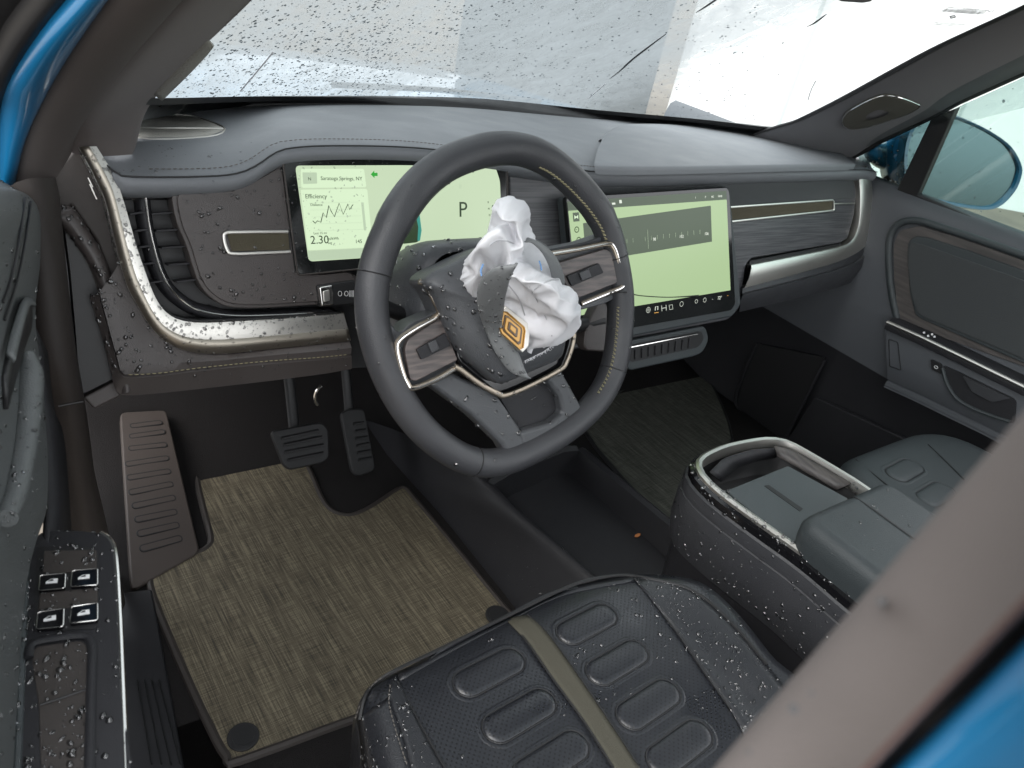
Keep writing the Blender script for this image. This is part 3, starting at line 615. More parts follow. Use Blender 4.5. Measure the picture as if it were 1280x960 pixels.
# body of the dash behind everything, closing it toward the fire wall
e1 = rs([D(-.03)(p) for p in ((80, 250), (150, 250), (400, 250), (640, 240), (900, 240), (1092, 240))], 30); e2 = rs([D(-.03)(p) for p in ((98, 494), (150, 485), (400, 462), (640, 450), (900, 392), (1090, 330))], 30)
MB().loft([e1, e2, [p+V((0, .2, .0)) for p in e2], [p+V((0, .5, .02)) for p in e2]]).build('dash_core', M['black'], dash)

# ================================================================== DISPLAYS
def scr_poly(b, px, f, r=.004): b.slab(rnd(px3(px, f), r) if r else px3(px, f), .0004)
def T(s, px, py, f, h, mat_, parent, name='print', align='LEFT', X=None):
    o = f((px, py)); Xd = (f((px+40, py))-o) if X is None else X
    Xd = V((1, 0, 0)); Yd = DN.cross(Xd)
    vs, fs = text(s, o, Xd, Yd, h, align); return MB().add(vs, fs).build(name, M[mat_], parent, smooth=False)
dd = thing('driver_display', 'wide pale green driver display showing P behind the steering wheel', 'screen', tuple(D(.006)((500, 335))))
MB().slab(rnd(px3([(352.5, 194), (497, 194.6), (634, 202.5), (634, 317), (560, 324), (480, 333), (375, 344), (369.5, 338)], D(.010)), .005), .020, DN).build('bezel', M['scrpane'], dd, bevel=.002)
MB().tube(rnd(px3([(352.5, 194), (634, 202.5), (634, 317), (480, 333), (372, 344)], D(.0095)), .005), .0013, 6, closed=True).build('bezel_edge', M['brown'], dd)
d1 = D(.0104); d2 = D(.0109); d3 = D(.0114)
b = MB(); scr_poly(b, [(369, 207), (500, 206.5), (619, 208), (625, 226), (628, 308), (590, 313.5), (502, 319.5), (386, 327)], d1, .006); b.build('screen', M['scr'], dd, smooth=False)
b = MB(); scr_poly(b, [(376, 211), (455, 211), (458, 234), (377, 235)], d2, .003); b.build('map_card', M['scrcard'], dd, smooth=False)
b = MB(); scr_poly(b, [(376, 237), (459, 236), (466, 309), (385, 313)], d2, .003); b.build('efficiency_card', M['scrcard'], dd, smooth=False)
b = MB(); scr_poly(b, [(378, 215.5), (396, 215.5), (396.5, 229.5), (379, 230)], d3, .001); b.build('grey_tile', M['scrcard2'], dd, smooth=False); b = MB(); scr_poly(b, [(451.5, 253), (454.5, 253), (458, 288), (455, 288)], d3, 0); b.build('scroll_bar', M['scrcard2'], dd, smooth=False); b = MB(); scr_poly(b, [(384, 314), (455, 310), (456, 322), (387, 325.5)], d2, .002); b.build('grey_tile', M['scrcard2'], dd, smooth=False)
T('N', 385, 225.5, d3, .0055, 'scrink', dd, 'letter_print'); T('Saratoga Springs, NY', 453, 225.5, d3, .0066, 'scrink', dd, 'place_print', 'RIGHT')
T('Efficiency', 381.5, 248, d3, .0076, 'scrink', dd, 'title_print'); T('Distance', 388, 257.5, d3, .0045, 'scrink', dd); T('Last 15 mi', 392, 293, d3, .0042, 'scrink', dd)
T('2.30', 388, 305, d3, .0145, 'scrink', dd, 'number_print'); T('mi/kWh', 409, 300, d3, .0048, 'scrink', dd); T('avg', 410, 305, d3, .0042, 'scrink', dd); T('145', 444, 304, d3, .0066, 'scrink', dd)
b = MB(); b.tube([d3(p) for p in ((391, 276), (394, 279), (397, 276), (401, 278), (404, 266), (408, 272), (411, 257), (414, 264), (418, 271), (424, 254), (429, 268), (435, 255), (437, 262), (441, 256))], .0006, 5); b.build('graph_line', M['scrink'], dd, smooth=False)
b = MB()
for k in range(5): b.tube([d3((386+k*1.6, 254+k*8.6)), d3((448+k*1.6, 252.5+k*8.6))], .00018, 4)
b.build('grid_line', M['scrcard2'], dd, smooth=False)
b = MB(); o = d2((468, 218)); X = V((1, 0, 0)); Y = DN.cross(X)
b.slab([o+X*x*.001+Y*y*.001 for x, y in ((-5, 0), (0, 4.6), (0, 2), (4.5, 2), (4.5, -2), (0, -2), (0, -4.6))], .0004, DN); b.build('turn_arrow', M['scrgreen'], dd, smooth=False)
T('P', 573, 271, d2, .0300, 'scrink', dd, 'gear_print'); T('II', 574, 235.5, d2, .008, 'scrcard2', dd)
T('R', 609.5, 254, d2, .004, 'scrink', dd); T('N', 610, 262, d2, .004, 'scrink', dd); T('D', 611, 270, d2, .004, 'scrink', dd); T('D', 614.5, 264, d2, .0125, 'scrink', dd, 'gear_print')
T('Range', 580, 309.5, d2, .0058, 'scrink', dd)
b = MB(); scr_poly(b, [(500, 270), (521, 262), (525, 300), (521, 303), (503, 305)], d2, .003); b.build('car_picture', M['scrink'], dd, smooth=False)
b = MB(); scr_poly(b, [(519, 263), (523.5, 260), (527, 288), (525, 301), (522, 301), (523, 284)], d3, .001); b.build('car_edge', M['scrteal'], dd, smooth=False)

cdp = thing('centre_display', 'large pale green touchscreen with dark radio panel at the dash centre', 'screen', tuple(D(.03)((815, 400))))
CO = .026; c0 = D(CO); c1 = D(CO+.0006); c2 = D(CO+.0011); c3 = D(CO+.0016)
MB().slab(rnd(px3([(706, 247), (909, 233), (913, 240), (927, 380), (916, 396), (800, 419), (727, 433), (720, 405)], D(CO-.004)), .008), .022, DN).build('housing', M['armrest'], cdp, bevel=.004, seg=3)
MB().slab(rnd(px3([(707.5, 246.5), (909, 234.2), (912, 240), (919.5, 380), (914, 388), (800, 408), (730, 421), (722, 402)], c0), .006), .010, DN).build('bezel', M['scrpane'], cdp, bevel=.0012)
b = MB(); scr_poly(b, [(710.5, 263.5), (908.4, 249.4), (913.2, 362.7), (724.5, 394.4)], c1, .0015); b.build('screen', M['scr2'], cdp, smooth=False)
b = MB(); scr_poly(b, [(709, 252), (908, 238.5), (908.4, 249.4), (710.5, 263.5)], c1, 0); scr_poly(b, [(729, 279), (888.5, 257), (890, 302), (733, 328)], c2, .001); b.build('radio_panel', M['scrdark'], cdp, smooth=False)
b = MB()
for k in range(14):
    x = 776+k*7.6; h = 3 if k not in (3,) else 0
    if h: b.tube([c3((x, 299.5-k*.95)), c3((x+.2, 299.5-k*.95+5.5))], .00028, 4)
b.tube([c3((809.5, 287)), c3((810.5, 311))], .0003, 4); b.build('radio_tick', M['scrcard2'], cdp, smooth=False)
for s, x, y in (('98', 816, 301), ('102', 849, 297.5), ('106', 880.5, 294)): T(s, x, y, c3, .0075, 'scrwhite', cdp, 'frequency_print')
for s, x, y in (('10:48', 897, 246.5), ('4G', 889, 247.2), ('P', 881, 247.7), ('i', 869, 248.2)): T(s, x, y, c2, .0055, 'scrwhite', cdp, 'status_print')
b = MB(); scr_poly(b, [(765, 253.5), (769, 253.2), (769.3, 255.6), (765.3, 255.9)], c2, 0); scr_poly(b, [(774, 250), (777, 249.8), (777.5, 254), (774.5, 254.2)], c2, .0008); b.build('status_icon', M['scrwhite'], cdp, smooth=False)
b = MB(); scr_poly(b, [(716, 266), (723.5, 265.3), (724.5, 276.5), (717, 277.2)], c2, .0006); b.build('menu_tile', M['scrdark'], cdp, smooth=False)
b = MB(); b.slab([c3(p) for p in ((718, 269), (720.3, 271), (722.6, 268.7), (722.8, 273.5), (720.5, 271.8), (718.3, 274))], .0003, DN); b.build('bow_icon', M['scrcard'], cdp, smooth=False)
def ring(f, px, py, r, mat_, name='icon', h=.00035, parent=cdp):
    o = f((px, py)); X = V((1, 0, 0)); Y = DN.cross(X); return MB().tube([o+X*r*math.cos(k*.5236)+Y*r*math.sin(k*.5236) for k in range(12)], h, 4, closed=True).build(name, M[mat_], parent, smooth=False)
ring(c2, 721, 287, .0042, 'scrink', h=.0007); T('-', 719.5, 288.5, c2, .009, 'scrink', cdp); ring(c2, 723.5, 300, .0042, 'scrink', h=.0007)
ring(c1, 810.5, 387.5, .0048, 'scrwhite'); ring(c1, 810.5, 387.5, .002, 'scrwhite'); ring(c1, 852, 380, .0045, 'scrwhite'); ring(c1, 870.5, 376.6, .0035, 'scrwhite'); ring(c1, 881, 375, .004, 'scrwhite')
b = MB(); b.tube([c1(p) for p in ((819, 388), (819.3, 383.5), (822.4, 383), (822.2, 387.4))], .0006, 5); b.build('music_icon', M['scrwhite'], cdp, smooth=False)
b = MB(); b.tube([c1((818, 391.2)), c1((823, 390.4))], .0006, 5); b.build('active_underline', M['scror'], cdp, smooth=False)
b = MB()
for a in ((827, 383), (832.5, 382)): b.tube([c1((a[0], a[1]-1)), c1((a[0]+.5, a[1]+6))], .0005, 4)
b.tube([c1((827, 385.5)), c1((833, 384.5))], .0005, 4); b.tube([c1(p) for p in ((836.5, 381.5), (840.5, 380.9), (841.1, 386.4), (837.1, 387))], .0004, 4, closed=True); b.build('icon', M['scrwhite'], cdp, smooth=False)
T('72\u00b0', 897, 374.5, c1, .0085, 'scrwhite', cdp, 'temperature_print'); T('72\u00b0', 735, 403.5, c1, .0085, 'scrwhite', cdp, 'temperature_print'); T('-', 909, 371, c1, .01, 'scror', cdp); T('v', 727.5, 403, c1, .007, 'scrteal', cdp); T('-', 890, 375.5, c1, .008, 'scrwhite', cdp)

# vent under the centre display
cv = thing('air_vent', 'slim air vent tucked below the centre touchscreen', 'air vent', tuple(D(.0)((830, 440))))
hp = px3([(775, 428), (882, 407), (887, 424), (879, 441), (868, 446), (786, 464)], D(.004))
MB().slab(rnd(hp, .012), .05, DN).build('housing', M['armrest'], cv, bevel=.004)
MB().slab(rnd(px3([(778, 433), (877, 413.5), (880, 424), (873, 434), (788, 453)], D(.005)), .008), .004, DN).build('opening', M['black'], cv)
for k in range(9):
    A = D(.0065)((794+k*8.5, 437-k*1.75)); B_ = D(.0065)((794+k*8.3, 449-k*1.7)); MB().tube([A, B_], .0016, 6, flat=.6).build('fin', M['plastic'], cv)
MB().tube([D(.009)((786, 434.5)), D(.009)((872, 417.5))], .0014, 6).build('chrome_blade', M['chrome'], cv)

# ================================================================== STEERING WHEEL
sw = thing('steering_wheel', 'black leather steering wheel with torn hub cover and burst airbag', 'steering wheel', tuple(WC))
rimc = [(630, 184.5), (659, 188.5), (688.5, 202), (718, 228.5), (742, 256), (758, 284), (769, 327), (776, 374), (772.5, 433), (764, 470), (745, 503), (712, 534), (672, 559), (636, 575), (608, 580), (580, 574), (557, 561), (530, 539), (506, 509), (484, 468), (470, 425), (463.5, 381), (469, 335), (486, 290), (507, 252), (531, 224), (559, 204), (597, 189.5)]
rim = rs(cr([WH(0)(p) for p in rimc], 8, True), 120, True)
for _ in range(4): rim = [(rim[i-1]+rim[i]*2+rim[(i+1) % 120])/4 for i in range(120)]
def rrad(i):
    a = rim[i]-WC; v = a.dot(WV); return .0182+(.0012 if v > .1 else 0)
rimo = MB(); rows = []
for i in range(120):
    t_ = (rim[(i+1) % 120]-rim[i-1]).normalized(); x = t_.cross(WN).normalized(); R_ = rrad(i)
    rows.append([rim[i]+x*R_*math.cos(k*math.pi/8)+WN*R_*1.04*math.sin(k*math.pi/8) for k in range(16)])
rimo.loft(rows, cu=True, cv=True); rim_ob = rimo.build('rim', M['leather'], sw)
# seams across the rim and the cross-stitching on its inner side
b = MB()
def rim_i(px, py):
    q = WH(0)((px, py)); return min(range(120), key=lambda i: (rim[i]-q).length)
for px in ((591, 577), (767, 462), (768, 320), (468, 340)):
    i = rim_i(*px); t_ = (rim[(i+1) % 120]-rim[i-1]).normalized(); x = t_.cross(WN).normalized(); R_ = rrad(i)*1.012
    b.tube([rim[i]+x*R_*math.cos(k*math.pi/12)+WN*R_*1.04*math.sin(k*math.pi/12) for k in range(24)], .0007, 4, closed=True)
b.build('rim_seam', M['black'], rim_ob)
b = MB()
inner = []
for i in range(120):
    t_ = (rim[(i+1) % 120]-rim[i-1]).normalized(); x = t_.cross(WN).normalized()
    if (rim[i]+x*.01-WC).length > (rim[i]-WC).length: x = -x
    inner.append((x, t_))
i0 = rim_i(668, 192); i1 = rim_i(765, 315); seg_a = list(range(i0, i1)) if i0 < i1 else list(range(i0, 120))+list(range(0, i1))
j0 = rim_i(776, 385); j1 = rim_i(740, 507); seg_b = list(range(min(j0, j1), max(j0, j1)))
k0 = rim_i(466, 400); seg_c = []
for seg in (seg_a, seg_b):
    P = []
    for i in seg:
        x, t_ = inner[i]; R_ = rrad(i)*1.03; P.append((rim[i]+x*R_*math.cos(.62)+WN*R_*math.sin(.62), t_, x))
    Lp = [p[0] for p in P]; q = rs(Lp, int(len(seg)*3.2))
    for k in range(len(q)-1):
        t_ = (q[k+1]-q[k]).normalized(); sdv = t_.cross((q[k]-WC).normalized()).normalized()*.0022
        b.tube([q[k]-sdv*(1), q[k+1]+sdv*(1)] if k % 2 else [q[k]+sdv, q[k]-sdv], .0009, 4)
b.build('cross_stitching', M['thread'], rim_ob)
MB().tube([p[0] for p in P], .0008, 4).build('stitch_seam', M['black'], rim_ob)
W = WH
# spokes
MB().slab(rnd(px3([(474, 396), (488, 404), (500, 417), (512, 404), (549, 388), (572, 456), (545, 474), (516, 489), (502, 482), (482, 452), (470, 424)], W(.004)), .006), .030, WN).build('spoke', M['hub'], sw, bevel=.006, seg=3)
MB().slab(rnd(px3([(682, 312), (730, 303), (762, 292), (776, 318), (784, 352), (778, 368), (756, 380), (725, 388), (700, 372)], W(.004)), .006), .030, WN).build('spoke', M['hub'], sw, bevel=.006, seg=3)
def spoke(fr, panel, pad, btn, closed):
    P = rnd(px3(panel, W(.012)), .004); MB().slab(P, .008, WN).build('wood_panel', M['wood'], sw, bevel=.0015)
    path = cr(px3(fr, W(.014)), 5); MB().tube(path, .0034, 8, flat=.8, up=WN).build('spoke_trim', M['bronze'], sw)
    MB().tube([p+WN*.0022+ (WC-p).normalized()*-.0006 for p in path], .0014, 6).build('trim_highlight', M['chrome'], sw)
    o = MB().slab(rnd(px3(pad, W(.0155)), .002), .004, WN).build('button_pad', M['plastic'], sw, bevel=.001)
    MB().slab(rnd(px3(btn, W(.018)), .002), .003, WN).build('button', M['leather'], o, bevel=.001)
spoke([(524, 352), (532, 356), (541, 372), (549, 389), (545, 396), (520, 410), (500, 424), (496, 436), (502, 462), (509, 479), (517, 485), (545, 474), (572, 458)], [(551, 397), (510, 424), (506, 438), (513, 475), (520, 477), (573, 450)], [(521, 437), (557, 416), (564, 432), (527, 450)], [(535, 429), (545, 424), (550, 436), (540, 442)], False)
spoke([(685, 318), (720, 312), (757, 305), (766, 309), (773, 328), (780, 350), (776, 359), (760, 366), (726, 380)], [(692, 330), (757, 311), (764, 315), (775, 347), (771, 354), (722, 373), (705, 352)], [(709, 345), (749, 329), (755, 341), (715, 358)], [(724, 341), (736, 336), (740, 346), (728, 351)], False)
# lower trim line under the hub
MB().tube(cr(px3([(568, 458), (576, 462), (600, 480), (622, 492), (632, 494), (660, 483), (700, 462), (708, 452), (714, 436), (717, 420), (714, 402)], W(.016)), 5), .0036, 8, flat=.8, up=WN).build('hub_trim', M['bronze'], sw)
# hub
hb = cr(px3([(534, 353), (545, 368), (556, 392), (570, 424), (588, 450), (606, 466), (624, 480), (640, 477), (672, 463), (700, 450), (707, 436), (709, 415), (706, 385), (696, 350), (684, 322), (664, 308), (630, 306), (600, 314), (566, 330), (545, 340)], W(.030)), 4, True)
hc = sum(hb, V((0, 0, 0)))/len(hb)
MB().loft([[hc+(p-hc)*.96-WN*.05 for p in hb], [hc+(p-hc)*1.0-WN*.012 for p in hb], [hc+(p-hc)*.995-WN*.004 for p in hb], [hc+(p-hc)*.97+WN*.001 for p in hb], [hc+(p-hc)*.90+WN*.007 for p in hb], [hc+(p-hc)*.75+WN*.013 for p in hb], [hc+(p-hc)*.5+WN*.018 for p in hb], [hc+(p-hc)*.05+WN*.021 for p in hb]], cu=True).build('hub_cover', M['hub'], sw)
MB().slab(rnd(px3([(572, 452), (630, 500), (704, 466), (716, 440), (716, 400), (690, 330), (640, 310), (560, 350)], W(.010)), .008), .030, WN).build('hub_base', M['gloss'], sw, bevel=.003)
# lower spoke with its recessed centre
o = MB()
lo_out = px3([(538, 478), (560, 470), (600, 486), (630, 497), (640, 508), (655, 538), (690, 528), (706, 520), (700, 492), (684, 470), (698, 460), (712, 476), (727, 508), (724, 520), (690, 540), (660, 558), (632, 562), (600, 548), (570, 512)], W(.004))
MB().slab(px3([(536, 480), (566, 466), (622, 493), (654, 540), (660, 566), (634, 568), (628, 556), (590, 520)], W(.006)), .026, WN).build('lower_spoke', M['hub'], sw, bevel=.006, seg=3)
MB().slab(px3([(692, 460), (700, 458), (728, 508), (734, 520), (692, 548), (655, 566), (650, 540), (690, 528), (704, 516), (700, 496), (680, 470)], W(.006)), .026, WN).build('lower_spoke', M['hub'], sw, bevel=.006, seg=3)
MB().slab(px3([(618, 486), (696, 458), (712, 515), (652, 545)], W(-.008)), .014, WN).build('spoke_recess', M['plastic'], sw, bevel=.002)
# torn cover flap with the emblem
def rib(path, wid, w0, w1, name, th, mat_, n=26):
    L_ = rs(cr([W(x[2]+.011)(x[:2]) for x in path[0]], 6), n); R_ = rs(cr([W(x[2]+.011)(x[:2]) for x in path[1]], 6), n)
    return MB().loft([L_, [p.lerp(q, .33)+WN*wid for p, q in zip(L_, R_)], [p.lerp(q, .66)+WN*wid for p, q in zip(L_, R_)], R_]).build(name, mat_, sw, solid=th, sub=1)
flap = rib(([(643, 329, .165), (620, 333, .155), (604, 345, .135), (595, 365, .108), (597, 390, .080), (606, 415, .052), (616, 438, .047), (630, 459, .044), (642, 470, .044), (662, 474.5, .050)],
            [(647, 329.5, .167), (642, 342, .160), (636, 358, .145), (632, 376, .120), (630, 392, .092), (630, 412, .058), (640, 430, .054), (650, 440, .050), (654, 452, .048), (661, 473, .050)]), .005, 0, 0, 'cover_flap', .004, M['flap'])
f2 = rib(([(653, 300.5, .11), (664, 304, .112), (676, 316, .108), (684, 332, .098), (688, 347, .085), (690, 358, .07)],
          [(656, 300.5, .105), (674, 308, .10), (690, 320, .09), (699, 336, .078), (703, 352, .066), (700, 366, .055)]), .003, 0, 0, 'cover_flap', .004, M['flap'])
# emblem
e0 = [(631, 384), (661, 409), (658.5, 432), (653, 439.5), (627, 416), (624, 402)]
ez = .074; ec = (642, 411.5)
def sc(px, k): return [(ec[0]+(x-ec[0])*k, ec[1]+(y-ec[1])*k) for x, y in px]
em = MB().slab(px3([(632, 382), (664, 407), (661, 433), (653.5, 441), (624, 417), (626, 398)], W(ez-.002)), .010, WN).build('emblem', M['metal'], sw, bevel=.001)
hx = [(628.5, 389.5), (655.5, 412), (652.5, 436.5), (625, 412.5)]
hx = [(629, 389), (634, 391), (655, 409), (656, 414), (653.5, 434), (650, 436), (628, 416), (625.5, 411)]
for k, zz, mt in ((1, 0, 'amber'), (.80, .0012, 'amberd'), (.66, .0024, 'amber'), (.42, .0036, 'amberd'), (.24, .0046, 'amber')):
    MB().slab(px3(sc(hx, k), W(ez+.001+zz)), .004, WN).build('emblem_ring', M[mt], em, bevel=.0006)
MB().tube(px3(sc(hx, 1.02), W(ez+.0015)), .0010, 6, closed=True).build('emblem_edge', M['amber'], em)

# steering column shroud behind the wheel
col = thing('steering_column', 'wet grey steering column shroud behind the wheel with a gear stalk', 'steering column', tuple(WC-WN*.1))
def colsec(w_, hx_, hy0, hy1, r=.02):
    c = WC-WN*w_; P = [c+WU*-hx_+WV*hy0, c+WU*hx_+WV*hy0, c+WU*hx_+WV*hy1, c-WU*hx_+WV*hy1]; return rnd(P, r, 5)
colo = MB().loft([colsec(.020, .092, -.075, .070, .04), colsec(.024, .104, -.080, .080, .045), colsec(.06, .112, -.085, .086, .05), colsec(.12, .105, -.09, .074, .05), colsec(.19, .09, -.09, .05, .05), colsec(.24, .08, -.08, .02, .05)], cu=True).build('shroud', M['hub'], col, sub=1)
P = px3([(747, 379), (757, 375.5), (763, 386), (761, 440), (734, 438.5), (730, 432), (731, 418), (738, 398)], W(-.05))
MB().slab(rnd(P, .004), .018, WN).build('gear_stalk', M['warmlit'], col, bevel=.004, seg=3)
MB().tube([W(-.0585)((752, 400)), W(-.06)((720, 408)), W(-.07)((690, 400))], .010, 10).build('stalk_arm', M['black'], col)
MB().tube([W(-.048)((749, 377)), W(-.048)((756, 374.5)), W(-.05)((762, 384))], .0018, 6).build('stalk_tip', M['metal'], col)
MB().tube([W(-.0585)((480, 384)), W(-.06)((520, 400)), W(-.07)((560, 400))], .009, 10).build('stalk_arm', M['black'], col)

# thin cord from the wheel rim across the touchscreen
cp = [W(.014)((757, 371)), W(.021)((769, 366)), W(.019)((783, 365.5))]
cp += [D(.05)((800, 369.5)), D(.04)((830, 371.5)), D(.032)((852, 371)), D(.0305)((873, 369.5))]
tag(MB().tube(cr(cp, 6), lambda s: .0009+.0007*max(0, s-.75)*4, 6).build('cord', M['black']), 'thin black cord stretching from the steering wheel across the touchscreen', 'cord')

# ================================================================== AIRBAG
# outline (first 28) and inner fold points of the torn bag: plan direction and height above the wheel plane (m)
AB = [(623, 249, .085), (639, 246, .09), (654, 252, .085), (661, 264, .08), (665, 280, .078), (672, 298, .075), (684, 315, .07), (690, 332, .08), (708, 353, .095), (720, 366, .09), (726, 381, .08), (723, 403, .07), (715, 417, .062), (697, 424, .055), (680, 439, .050), (656, 450, .046), (650, 430, .05), (628, 398, .055), (606, 380, .045), (590, 373, .045), (580, 358, .045), (575.5, 350, .047), (579, 336, .055), (582, 325, .065), (597, 314, .07), (610, 297, .075), (614, 281, .08), (618, 262, .085),
      (640, 256, .115), (637, 272, .128), (630, 285, .105), (645, 280, .125), (616, 296, .10), (640, 297, .100), (662, 296, .092), (652, 303, .118), (628, 306, .122), (612, 318, .118), (600, 326, .10), (640, 318, .112), (660, 318, .110), (670, 330, .105), (676, 345, .122), (662, 352, .128), (648, 345, .112), (634, 352, .088), (620, 358, .075), (600, 352, .085), (590, 345, .070), (640, 372, .080), (655, 366, .098), (656, 385, .080), (664, 376, .105), (668, 364, .125), (682, 356, .132), (696, 362, .128), (708, 376, .118), (704, 396, .108), (692, 412, .088), (684, 395, .108), (676, 408, .082), (668, 396, .075), (660, 405, .070), (668, 425, .062), (690, 378, .122), (610, 340, .098), (650, 262, .105), (628, 265, .105), (606, 364, .065)]
from mathutils.geometry import delaunay_2d_cdt
from mathutils import Vector
nb = 28
v2 = [Vector((p[0], p[1])) for p in AB]
res = delaunay_2d_cdt(v2, [(i, (i+1) % nb) for i in range(nb)], [], 1, 1e-4)
v2, tris, orig = res[0], res[2], res[3]
vs = [W(.07+(AB[orig[i][0]][2]-.07)*1.25)((v2[i].x, v2[i].y)) for i in range(len(v2))]
bm = bmesh.new(); bv = [bm.verts.new(p) for p in vs]
for f in tris: bm.faces.new([bv[i] for i in f])
bmesh.ops.recalc_face_normals(bm, faces=bm.faces)
if sum((f.normal.dot(WN) for f in bm.faces)) < 0: bmesh.ops.reverse_faces(bm, faces=bm.faces)
bmesh.ops.subdivide_edges(bm, edges=bm.edges[:], cuts=3, use_grid_fill=True)
bmesh.ops.triangulate(bm, faces=bm.faces)
